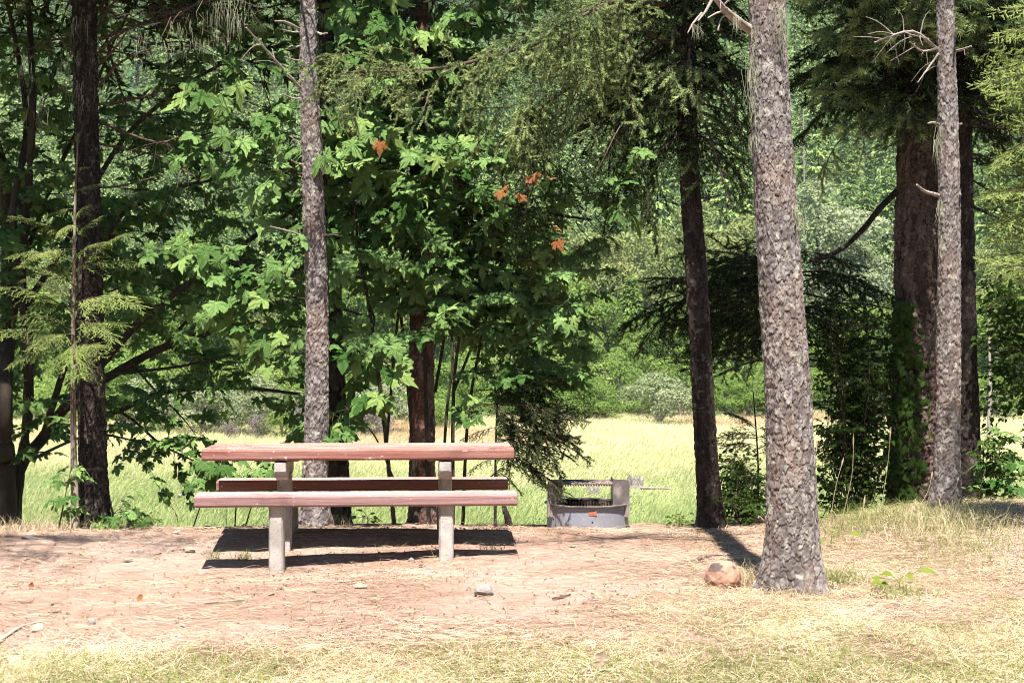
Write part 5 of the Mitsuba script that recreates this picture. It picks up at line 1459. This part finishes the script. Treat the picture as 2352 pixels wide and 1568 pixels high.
for k in range(34):
    y = rng.uniform(850, 1090)
    p = at(1140 + rng.uniform(0, 90), y, 14.3)
    sp.append((p, p + np.array([rng.uniform(-.15, .55), rng.normal() * .25, -rng.uniform(.05, .45)])))
young_fir('young fir with drooping sparse boughs right of the maple clump, beyond the table end', (1137, 1225), (1144, 860), 14.3, sp, rng, .017)
stumpy = thing('charred_snag', 'charred dark leaning snag at the bank edge between table and fire ring', 'snag')
scene[stumpy] = mikit.ply(tube(smooth_path([at(1176, 1225, 14.3), at(1166, 1190, 14.3), at(1158, 1165, 14.3), at(1150, 1120, 14.4)], 14), np.linspace(.04, .015, 14), 8, bumpy=.3, rng=rng)[:2], 'bark_shaded', smooth=60)
# a pine outside the frame at the left whose branches dapple the clearing
side_pine = thing('pine_tree', 'pine outside the frame at the left', 'tree')
sc_ = np.array([[-5.6, 9.6, -.4], [-5.5, 9.6, 5], [-5.4, 9.6, 14]])
part(side_pine, 'trunk', tube(smooth_path(sc_, 30), np.linspace(.2, .06, 30), 12)[:2], 'bark_shaded', smooth=60)
for k, (z, x, y) in enumerate(((5.2, -3.6, 9.6), (5.6, -3.2, 9.9), (6.0, -3.9, 9.2), (6.6, -3.3, 9.4), (5.0, -4.1, 10.2), (7.0, -2.9, 9.0))):
    b = np.array([-5.5, 9.6, z])
    dead_stub(side_pine, b, [x, y, z + .2], .02, rng, 22, 'twig')
    for q in range(6):
        e = np.array([x, y, z + .2]) + rng.normal(size=3) * [.3, .3, .1]
        inst(fresh(f'{side_pine}__bough'), f'crown_bough_group_{rng.integers(3)}', between(e, e + rng.normal(size=3) * [.35, .3, .1]))
for k in range(26):
    z = rng.uniform(4.6, 13); a = rng.uniform(0, 6.28); L = rng.uniform(.9, 2.2)
    inst(f'{side_pine}__crown__{k + 1:03d}', f'crown_bough_group_{rng.integers(3)}', between([-5.5, 9.6, z], [-5.5 + math.cos(a) * L * .8, 9.6 + math.sin(a) * L, z - .2 * L]))
labels[f'{side_pine}__crown'] = {'kind': 'stuff'}

# ------------------------------------------------------------------ the meadow's grass
rng = np.random.default_rng(151)
for q in range(5):
    n = 700
    P = np.column_stack([rng.uniform(-1.1, 1.1, n), rng.uniform(-1.1, 1.1, n), np.zeros(n)])
    a = rng.normal(size=n) * .7
    D = unit(np.stack([np.cos(a) * .45, np.sin(a) * .3, .8 + .4 * rng.random(n)], 1))
    v, f, u = blades(P, D, rng.uniform(.18, .6, n), rng.uniform(.010, .022, n), rng, bend=.5)
    group_of(f'meadow_patch_group_{q}', {'blades': mikit.ply((v, f), 'meadow_grass_material', uv=u)})
k = 0
y = 33.0
while y < 92:
    step = 1.35 + (y - 33) * .012
    for x in np.arange(-.47 * y - 2, .47 * y + 2, step):
        k += 1
        X, Y = x + rng.normal() * .25, y + rng.normal() * .3
        s = rng.uniform(.75, 1.35) * step / 1.6
        c, s_ = math.cos(t_ := rng.normal() * .3), math.sin(t_)
        m = np.eye(4); m[:3, :3] = np.array([[c, -s_, 0], [s_, c, 0], [0, 0, 1]]) @ np.diag([s * 1.25, s * 1.25, rng.uniform(.7, 1.3) * (1 + 1.2 * nz(X, Y, .25, 51))]); m[:3, 3] = [X, Y, float(gz(X, Y)) - .03]
        inst(f'meadow_grass__{k:04d}', f'meadow_patch_group_{rng.integers(5)}', m)
    y += step
labels['meadow_grass'] = {'kind': 'stuff', 'label': 'tall yellow-green grass of the sunny meadow beyond the bank', 'category': 'grass'}


# ------------------------------------------------------------------ trees beyond the meadow
def far_conifer(seed, h=18.0, w=2.6, n=900, dense=1.0):
    """a conifer as drooping branch fans round a trunk, foot at the origin"""
    rng = np.random.default_rng(seed)
    t = rng.random(n) ** .75
    a = rng.random(n) * 2 * np.pi
    lay = np.round(t * 17) / 17 + rng.normal(size=n) * .007
    lay = np.clip(lay, 0, 1); R = w * (1 - lay) ** .85 * (.75 + .5 * meshkit.noise(np.stack([np.cos(a) * 2, np.sin(a) * 2, lay * 7 + seed], -1))) + .12
    rr = R * rng.uniform(.25, 1.0, n)
    z = h * (.06 + .94 * lay) - .30 * rr - .4 * rng.random(n)
    z = z - .28 * rr * (18 / h) * .5
    P = np.stack([rr * np.cos(a), rr * np.sin(a), z], 1)
    d = unit(np.stack([np.cos(a), np.sin(a), -.35 - .4 * rng.random(n)], 1) + .25 * rng.normal(size=(n, 3)))
    L = .35 + .22 * R * rng.random(n)
    v, f = quads(P, d * (L * 1.5)[:, None], .42 * (.6 + .8 * rng.random(n))[:, None], unit(np.cross(d, [0, 0, 1]) + .35 * rng.normal(size=(n, 3))))
    u = np.repeat(np.stack([rng.random(n), rng.random(n) * .5], 1), 3, 0)
    return v, f, u


def far_crown(seed, h, w, n, leaf, blobs=16, low=.18, tall=1.0):
    """a broad crown: leaf-sized faces on clumps through an uneven volume, foot at the origin"""
    rng = np.random.default_rng(seed)
    c = []
    while len(c) < blobs:
        p = rng.uniform(-1, 1, 3)
        if np.linalg.norm(p) < 1:
            c.append(p)
    c = np.array(c) * [w * .72, w * .72, h * (1 - low) * .40] + [0, 0, h * (low + (1 - low) * .52)]
    rad = w * rng.uniform(.20, .36, blobs)
    i = rng.integers(0, blobs, n)
    d = unit(rng.normal(size=(n, 3)) + [0, 0, .55])
    P = c[i] + d * (rad[i] * rng.uniform(.55, 1.05, n) ** .6)[:, None] * [1, 1, .8]
    nrm = unit(d + .8 * rng.normal(size=(n, 3)) + [0, 0, .4])
    t1 = unit(np.cross(nrm, rng.normal(size=(n, 3))))
    t2 = np.cross(nrm, t1)
    s = leaf * rng.uniform(.6, 1.3, n)[:, None]
    v = np.stack([P - t1 * s, P + t2 * s * .55, P + t1 * s, P - t2 * s * .55], 1).reshape(-1, 3)
    k = np.arange(n)[:, None] * 4
    u = np.repeat(np.stack([rng.random(blobs)[i] * .5 + rng.random(n) * .5, rng.random(n) * .5], 1), 4, 0)
    wood = [tube(smooth_path([[0, 0, -.5], [0, 0, h * low], c[j] * [.5, .5, .8], c[j]], 8), np.linspace(.035 * w, .01 * w, 8), 4) for j in range(0, blobs, 2)]
    return (v, np.vstack([k + [0, 1, 2], k + [0, 2, 3]]), u), cat(wood)


for q in range(6):
    v, f, u = far_conifer(500 + q, 18, [2.3, 2.8, 2.0, 3.1, 2.5, 2.2][q], 1000)
    group_of(f'conifer_group_{q}', {'crown': mikit.ply((v, f), 'far_conifer', uv=u), 'trunk': mikit.ply(tube([[0, 0, -1], [0, 0, 16]], [.22, .04], 5)[:2], 'bark_shaded')})
rng = np.random.default_rng(161)
k = 0
Y = 172.0
while Y < 560:
    step = 4.5 + (Y - 170) * .009
    for x in np.arange(-.50 * Y - 6, .50 * Y + 6, step):
        X, Yy = x + rng.normal() * 1.4, Y + rng.normal() * 1.6
        z = float(gz(X, Yy))
        if (z - EZ) / Yy > .27:
            continue
        k += 1
        s = rng.uniform(.5, 1.15) * (1 + .25 * nz(X, Yy, .02, 17) * 2)
        m = pose(basis([math.cos(a := rng.random() * 6.28), math.sin(a), 0]), [X, Yy, z - .4], s)
        m[:3, 0] *= .95; m[:3, 1] *= .95
        inst(f'hillside_forest__{k:04d}', f'conifer_group_{rng.integers(6)}', m)
    Y += step * .95
labels['hillside_forest'] = {'kind': 'stuff', 'label': 'dense conifer forest covering the steep hillside', 'category': 'forest'}
N_FOREST = k

farleaf = {}
for q, (h, w, n, leaf, blobs, low) in enumerate(((12, 4.2, 12000, .13, 26, .02), (14, 4.6, 12000, .13, 28, .04), (11, 3.6, 10000, .125, 24, .0), (3.0, 2.6, 5000, .07, 16, .1), (2.4, 2.2, 4500, .065, 14, .05), (4.0, 2.4, 5500, .08, 18, .1))):
    farleaf[q] = far_crown(600 + q, h, w, n, leaf, blobs, low)
for q, made in farleaf.items():
    for m in ('far_bright', 'far_olive', 'far_silver', 'far_grey'):
        if (q < 3 and m == 'far_grey'):
            continue
        group_of(f'broadleaf_{m}_{q}', {'crown': mikit.ply(made[0][:2], m, uv=made[0][2]), 'stem': mikit.ply(made[1][:2], 'dead_wood' if q > 2 else 'bark_maple')})


def far_tree(name, label, px_, base_py, Y, height, variants, m, nominal, group=None, cat_='tree', wide=1.0):
    p = at(px_, base_py, Y); p[2] = float(gz(p[0], p[1])) - .1
    key = thing(name, label, cat_, group)
    s = height / nominal
    M = pose(basis([math.cos(a := rng.random() * 6.28), math.sin(a), 0]), p, s)
    M[:3, :3] = np.diag([wide, wide, 1]) @ M[:3, :3]
    scene[key + '__crown'] = dict(scene[f'broadleaf_{m}_{variants}']['crown'], to_world=T(M.tolist()))
    scene[key + '__stem'] = dict(scene[f'broadleaf_{m}_{variants}']['stem'], to_world=T(M.tolist()))


for spec in (('willow_shrub', 'round grey-green willow shrub on bare stems at the far edge of the meadow', 1515, 985, 84, 3.0, 3, 'far_silver', 3.0, None, 'shrub', 1.15),
             ('leafy_shrub', 'low bright green shrubs left of the willow shrub at the meadow edge', 1390, 960, 88, 1.8, 4, 'far_bright', 2.4, None, 'shrub', 1.1),
             ('willow_shrub', 'pale willow shrub beyond the meadow behind the maple stems', 870, 1000, 78, 3.2, 5, 'far_silver', 4.0, None, 'shrub', 1.3),
             ('willow_shrub', 'wide silvery willow shrub at the meadow edge left of the pine at the table', 600, 1005, 77, 3.0, 3, 'far_silver', 3.0, None, 'shrub', 1.3),
             ('willow_shrub', 'silvery willow shrub at the meadow edge, second from the left', 470, 1010, 76, 2.9, 5, 'far_silver', 4.0, None, 'shrub', 1.6),
             ('willow_shrub', 'pale shrub showing under the dark maple leaves at left', 350, 1005, 78, 2.8, 4, 'far_silver', 2.4, None, 'shrub', 1.2),
             ('leafy_shrub', 'bright green shrub at the left end of the meadow edge', 200, 995, 80, 2.4, 4, 'far_bright', 2.4, None, 'shrub', 1.4),
             ('leafy_shrub', 'green shrub at the far left end of the meadow', 60, 965, 92, 2.6, 3, 'far_bright', 3.0, None, 'shrub', 1.4),
             ('leafy_shrub', 'green shrub in front of the dead grey brush behind the table', 650, 1018, 74, 1.4, 4, 'far_bright', 2.4, None, 'shrub', 1.2),
             ('dead_shrub', 'grey leafless brush at the meadow edge left of the pine at the table', 590, 1020, 73.5, 1.3, 4, 'far_grey', 2.4, None, 'shrub', .7),
             ('dead_shrub', 'small grey leafless brush farthest left at the meadow edge', 525, 1022, 73, 1.1, 3, 'far_grey', 3.0, None, 'shrub', .7),
             ('dead_shrub', 'tall grey leafless brush close left of the pine at the table', 692, 1016, 74, 2.0, 5, 'far_grey', 4.0, None, 'shrub', .7),
             ('dead_shrub', 'wide grey leafless brush between the rear trunk and the maple stems', 835, 1018, 74, 1.7, 4, 'far_grey', 2.4, None, 'shrub', 1.1),
             ('dead_shrub', 'small grey brush at the top of the open meadow strip', 1385, 930, 90, 1.0, 3, 'far_grey', 3.0, None, 'shrub', .8),
             ('leafy_shrub', 'bright shrub right of the dark fir trunk beyond the meadow', 1720, 950, 90, 2.6, 5, 'far_bright', 4.0, None, 'shrub', 1.3),
             ('leafy_shrub', 'bright green shrub seen behind the right edge trunks', 2290, 930, 92, 2.4, 4, 'far_bright', 2.4, None, 'shrub', 1.5),
             ('willow_shrub', 'pale willow shrub behind the big fir sapling at right', 1980, 950, 90, 3.0, 5, 'far_silver', 4.0, None, 'shrub', 1.3)):
    far_tree(*spec)
rng = np.random.default_rng(165)
k = 0
for Yy in (81, 85, 89, 92, 96, 99.5, 103, 108, 114, 120, 127, 135):
    for X in np.arange(-.50 * Yy, .50 * Yy, 3.0):
        if Yy < 88 and not (-.3 * Yy < X < -.03 * Yy):
            continue
        k += 1
        x_, y_ = X + rng.normal() * .9, Yy + rng.normal()
        inst(f'undergrowth__{k:03d}', f'broadleaf_far_bright_{rng.integers(3, 6)}', pose(basis([math.cos(a := rng.random() * 6.28), math.sin(a), 0]), [x_, y_, float(gz(x_, y_)) - .2], rng.uniform(.55, 1.15)))
labels['undergrowth'] = {'kind': 'stuff', 'label': 'green undergrowth closing the far edge of the meadow', 'category': 'undergrowth'}
far_list = [
    # label, x, distance, height, variant, material
    ('bright green broad-leaved tree beyond the meadow straight above the left side of the fire ring', 1262, 100, 9.5, 2, 'far_bright'), ('bright green broad-leaved tree beyond the meadow straight above the fire ring', 1372, 104, 8.5, 0, 'far_bright'),
    ('low bright green tree right above the willow shrub left of the dark fir trunk', 1480, 106, 7.0, 2, 'far_bright'), ('small bright green tree in front of the taller ones above the fire ring', 1330, 98, 6.0, 0, 'far_bright'),
    ('bright green tree touching the left side of the dark fir trunk', 1550, 102, 8, 0, 'far_bright'), ('lowest bright green tree between fire ring and willow shrub', 1440, 98, 5.0, 2, 'far_bright'),
    ('bright green tree beyond the right end of the maple clump', 1225, 110, 11, 1, 'far_bright'), ('bright green tree just right of the dark fir trunk', 1655, 100, 7, 2, 'far_bright'), ('bright green tree showing against the left side of the right pine', 1720, 108, 8, 0, 'far_bright'),
    ('bright green tree just right of the right pine, below the silvery poplar', 1880, 104, 7, 0, 'far_bright'), ('bright green tree midway between right pine and big trunk', 1975, 108, 8, 2, 'far_bright'), ('bright green tree touching the left side of the big trunk', 2045, 106, 8.5, 1, 'far_bright'),
    ('bright green tree right of the thin dark fir trunk', 2275, 106, 9, 0, 'far_bright'), ('bright green tree at the right edge behind the cedar sprays', 2345, 110, 9, 2, 'far_bright'),
    ('big olive-green tree crossed by the dark fir trunk', 1600, 122, 16.5, 1, 'far_olive'), ('olive-green tree left of the dark fir trunk', 1515, 126, 15.2, 0, 'far_olive'), ('olive-green tree right of the dark fir trunk', 1690, 128, 15.5, 2, 'far_olive'),
    ('olive-green tree above the tuft-needled twigs', 1415, 128, 14, 1, 'far_olive'), ('olive-green tree behind the right end of the maple clump', 1310, 130, 15.5, 0, 'far_olive'), ('olive-green tree far behind the cedar sprays at the right edge', 2300, 130, 14.5, 1, 'far_olive'),
    ('silvery-green poplar touching the right side of the right pine', 1890, 118, 18, 1, 'far_silver'), ('silvery-green poplar left of the bowed dead limb', 1955, 121, 15.5, 2, 'far_silver'), ('silvery-green poplar behind the bowed limb beside the big trunk', 2040, 124, 13.5, 1, 'far_silver')]
for label, x, Y, h, v, m in far_list:
    far_tree('poplar_tree' if m == 'far_silver' else 'alder_tree', label, x, 890, Y, h, v, m, (12, 14, 11)[v])
# conifers that stand out in front of the hill
for i, (label, x, Y, h) in enumerate((('light green young conifer before the olive trees left of the dark fir', 1450, 116, 9.5), ('dark green conifer rising behind the olive trees left of the dark fir', 1405, 140, 20), ('tall conifer behind the right end of the maple clump', 1290, 150, 24), ('tall conifer closest left of the dark fir trunk, on the hill foot', 1510, 150, 25),
                                      ('tall conifer closest right of the dark fir trunk, on the hill foot', 1672, 152, 26), ('tall conifer just left of the right pine on the hill foot', 1712, 156, 22), ('conifer above the silvery poplars right of the right pine', 1880, 160, 27), ('conifer between silvery poplars and big trunk', 1985, 140, 19),
                                      ('conifer touching the left side of the big trunk high on the hill foot', 2040, 146, 21), ('conifer behind the cedar sprays right of the thin dark trunk', 2280, 150, 22))):
    p = at(x, 880, Y); p[2] = float(gz(p[0], p[1])) - .2
    key = thing('conifer_tree', label, 'tree')
    v, f, u = far_conifer(700 + i, h, h * (.16 if i else .2), 2600)
    scene[key + '__crown'] = mikit.ply((v + p, f), 'far_bright' if i == 0 else 'far_conifer', uv=u)
    scene[key + '__trunk'] = mikit.ply(tube([p - [0, 0, .5], p + [0, 0, h * .93]], [.018 * h, .02], 5)[:2], 'bark_shaded', smooth=True)
# the wood behind the left maple and the maple clump, seen only through their leaves
k = 0
for Yy in (100, 108, 118, 130, 146):
    for x in np.concatenate([np.arange(-.50 * Yy, .01 * Yy, 5.0), np.arange(.37 * Yy, .50 * Yy, 5.0)]):
        k += 1
        X, y_ = x + rng.normal() * 1.4, Yy + rng.normal() * 2
        m = 'far_bright' if Yy < 112 else 'far_olive' if Yy < 135 else None
        M = pose(basis([math.cos(a := rng.random() * 6.28), math.sin(a), 0]), [X, y_, float(gz(X, y_)) - .2], rng.uniform(.6, 1.05))
        inst(f'valley_wood__{k:03d}', f'broadleaf_{m}_{rng.integers(3)}' if m else f'conifer_group_{rng.integers(6)}', M)
labels['valley_wood'] = {'kind': 'stuff', 'label': 'green wood beyond the meadow seen through the leaves on the left', 'category': 'wood'}
# a bare pale snag on the slope and a pale birch-like stem at right
for label, x, y0, y1, Y, w in (('bare pale snag standing in the hillside forest right of the right pine', 1847, 360, 250, 210, 6), ('pale thin trunk in the shade beyond the meadow at the right', 2270, 830, 700, 70, 10), ):
    key = thing('snag', label, 'dead tree')
    b, e = at(x, y0, Y), at(x - 2, y1, Y)
    b[2] = min(b[2], float(gz(b[0], b[1])))
    part(key, 'trunk', tube(smooth_path([b, (b + e) / 2 + [.1, 0, 0], e], 12), np.linspace(w / F * Y / 2, w / F * Y / 6, 12), 6, bumpy=.2, rng=rng)[:2], 'dead_wood', smooth=50)
    tw = []
    for q in range(14):
        s = rng.uniform(.3, .95); p = b + (e - b) * s; L = (e - b)[2] * .16 * (1.2 - s)
        tw.append(tube([p, p + [rng.choice([-1, 1]) * L, rng.normal() * L * .4, -.1 * L]], [w / F * Y / 12, w / F * Y / 30], 3))
    part(key, 'branch', cat(tw)[:2], 'dead_wood', smooth=50)


# ------------------------------------------------------------------ stumps and driftwood in the meadow
def stump(label, x, y, Y, h, r, seed):
    rng = np.random.default_rng(seed)
    p = at(x, y, Y); p[2] = float(gz(p[0], p[1])) - .05
    key = thing('stump', label, 'stump')
    n, m = 26, 12
    th = np.linspace(0, 2 * np.pi, n, endpoint=False); zs = np.linspace(0, 1, m)
    R = r * (1 + .55 * (1 - zs[:, None]) ** 3 + .16 * np.sin(th * 5 + seed)[None] + .12 * rng.normal(size=(1, n)) + .03 * rng.normal(size=(m, n)))
    Z = h * zs[:, None] * (1 + .12 * rng.normal(size=(1, n)) * zs[:, None])
    v = np.stack([p[0] + R * np.cos(th), p[1] + R * np.sin(th), p[2] + Z], -1).reshape(-1, 3)
    i, j = np.meshgrid(np.arange(m - 1), np.arange(n), indexing='ij')
    q = np.stack([i * n + j, i * n + (j + 1) % n, (i + 1) * n + (j + 1) % n, (i + 1) * n + j], -1).reshape(-1, 4)
    v = np.vstack([v, [p + [0, 0, h * .82]]])
    top = np.stack([np.full(n, len(v) - 1), (m - 1) * n + np.arange(n), (m - 1) * n + (np.arange(n) + 1) % n], 1)
    part(key, 'trunk', (v, np.vstack([q[:, [0, 1, 2]], q[:, [0, 2, 3]], top])), 'stump_wood')
    for k in range(6):
        a = -math.pi / 2 + rng.normal() * 1.1; L = rng.uniform(.35, .9)
        e = p + [math.cos(a) * L, math.sin(a) * L, .04]
        part(key, 'root', tube(smooth_path([p + [0, 0, h * .45], p + (e - p) * .45 + [0, 0, h * .25], e], 8), np.linspace(r * .35, r * .1, 8), 6, bumpy=.3, rng=rng)[:2], 'stump_wood', smooth=50)


stump('weathered grey stump in the meadow just right of the cooking grate', 1457, 1130, 46.5, .52, .22, 3)
stump('weathered stump with sprawling roots seen under the cooking grate', 1362, 1136, 45.0, .42, .17, 4)
for label, pts_, Y, r in (('pale driftwood stick on the grass right of the stump', [(1470, 1124), (1500, 1118), (1540, 1120)], 45, .05), ('pale fallen branch on the meadow seen left of the dark pine', [(410, 1142), (440, 1136), (470, 1140)], 44, .06), ('pale log lying at the far left of the meadow', [(130, 1015), (160, 1010), (200, 1014)], 75, .16)):
    key = thing('log', label, 'log')
    P_ = []
    for x, y in pts_:
        p = at(x, y, Y); p[2] = float(gz(p[0], p[1])) + .28; P_.append(p)
    scene[key] = mikit.ply(tube(smooth_path(P_, 12), r * np.linspace(1, .5, 12), 7, bumpy=.25, rng=rng)[:2], 'stump_wood', smooth=50)
# pale flowering weeds on the bank
rng = np.random.default_rng(171)
for label, x, y in (('pale flowering weed left of the fire ring', 1280, 1215), ('pale flowering weed right of the fire ring', 1470, 1215), ('pale feathery weed on the bank left of the table', 620, 1200), ('pale feathery weed between the left maple and the cedar', 150, 1215)):
    p = at(x, y, 15.1)
    key = thing('flowering_weed', label, 'weed')
    n = 120
    P_ = p + np.column_stack([rng.normal(size=(n, 2)) * .10, rng.uniform(-.35, .12, n)])
    d = unit(rng.normal(size=(n, 3)) * [.7, .5, .3] + [0, 0, .8])
    part(key, 'stem', blades(P_ - [0, 0, .1], d, rng.uniform(.10, .2, n), np.full(n, .003), rng), 'green_grass_blade')
    v, f = quads(P_ + d * .1, unit(rng.normal(size=(n, 3))) * .02, .016, unit(rng.normal(size=(n, 3))))
    part(key, 'flower', (v, f, np.tile([.9, .2], (len(v), 1))), 'lichen')

# ------------------------------------------------------------------ unseen forest round the clearing, placed to deepen the shade
k = 0
for q in range(420):
    X, Y = rng.uniform(-45, 45), rng.uniform(-48, 14)
    if Y > -2.5 and abs(X) < 9 + max(Y, 0) * .1:
        continue
    if Y > 4 and abs(X) < .42 * Y + 6:
        continue
    k += 1
    inst(f'unseen_forest__{k:03d}', f'conifer_group_{rng.integers(6)}', pose(basis([1, .3 * q, 0]), [X, Y, float(gz(X, Y)) - .3], rng.uniform(.75, 1.1) if Y < -12 or abs(X) > 14 else rng.uniform(.55, .8)))
labels['unseen_forest'] = {'kind': 'stuff', 'label': 'unseen conifers round the clearing, placed to darken the shade', 'category': 'forest'}

# ------------------------------------------------------------------ thin summer haze over the valley
scene['air'] = {'type': 'homogeneous', 'albedo': {'type': 'rgb', 'value': [0.94, 0.95, 0.96]}, 'sigma_t': {'type': 'rgb', 'value': [0.00010, 0.00011, 0.00013]}}
lo, hi = np.array([-1000.0, -140.0, -8.0]), np.array([1000.0, 1150.0, 700.0])
scene['haze'] = {'type': 'cube', 'to_world': T().translate(((lo + hi) / 2).tolist()).scale(((hi - lo) / 2).tolist()), 'bsdf': {'type': 'null'}, 'interior': {'type': 'ref', 'id': 'air'}}
labels['haze'] = {'kind': 'stuff', 'label': 'thin blue summer haze over the valley', 'category': 'haze'}
scene['camera']['medium'] = {'type': 'ref', 'id': 'air'}
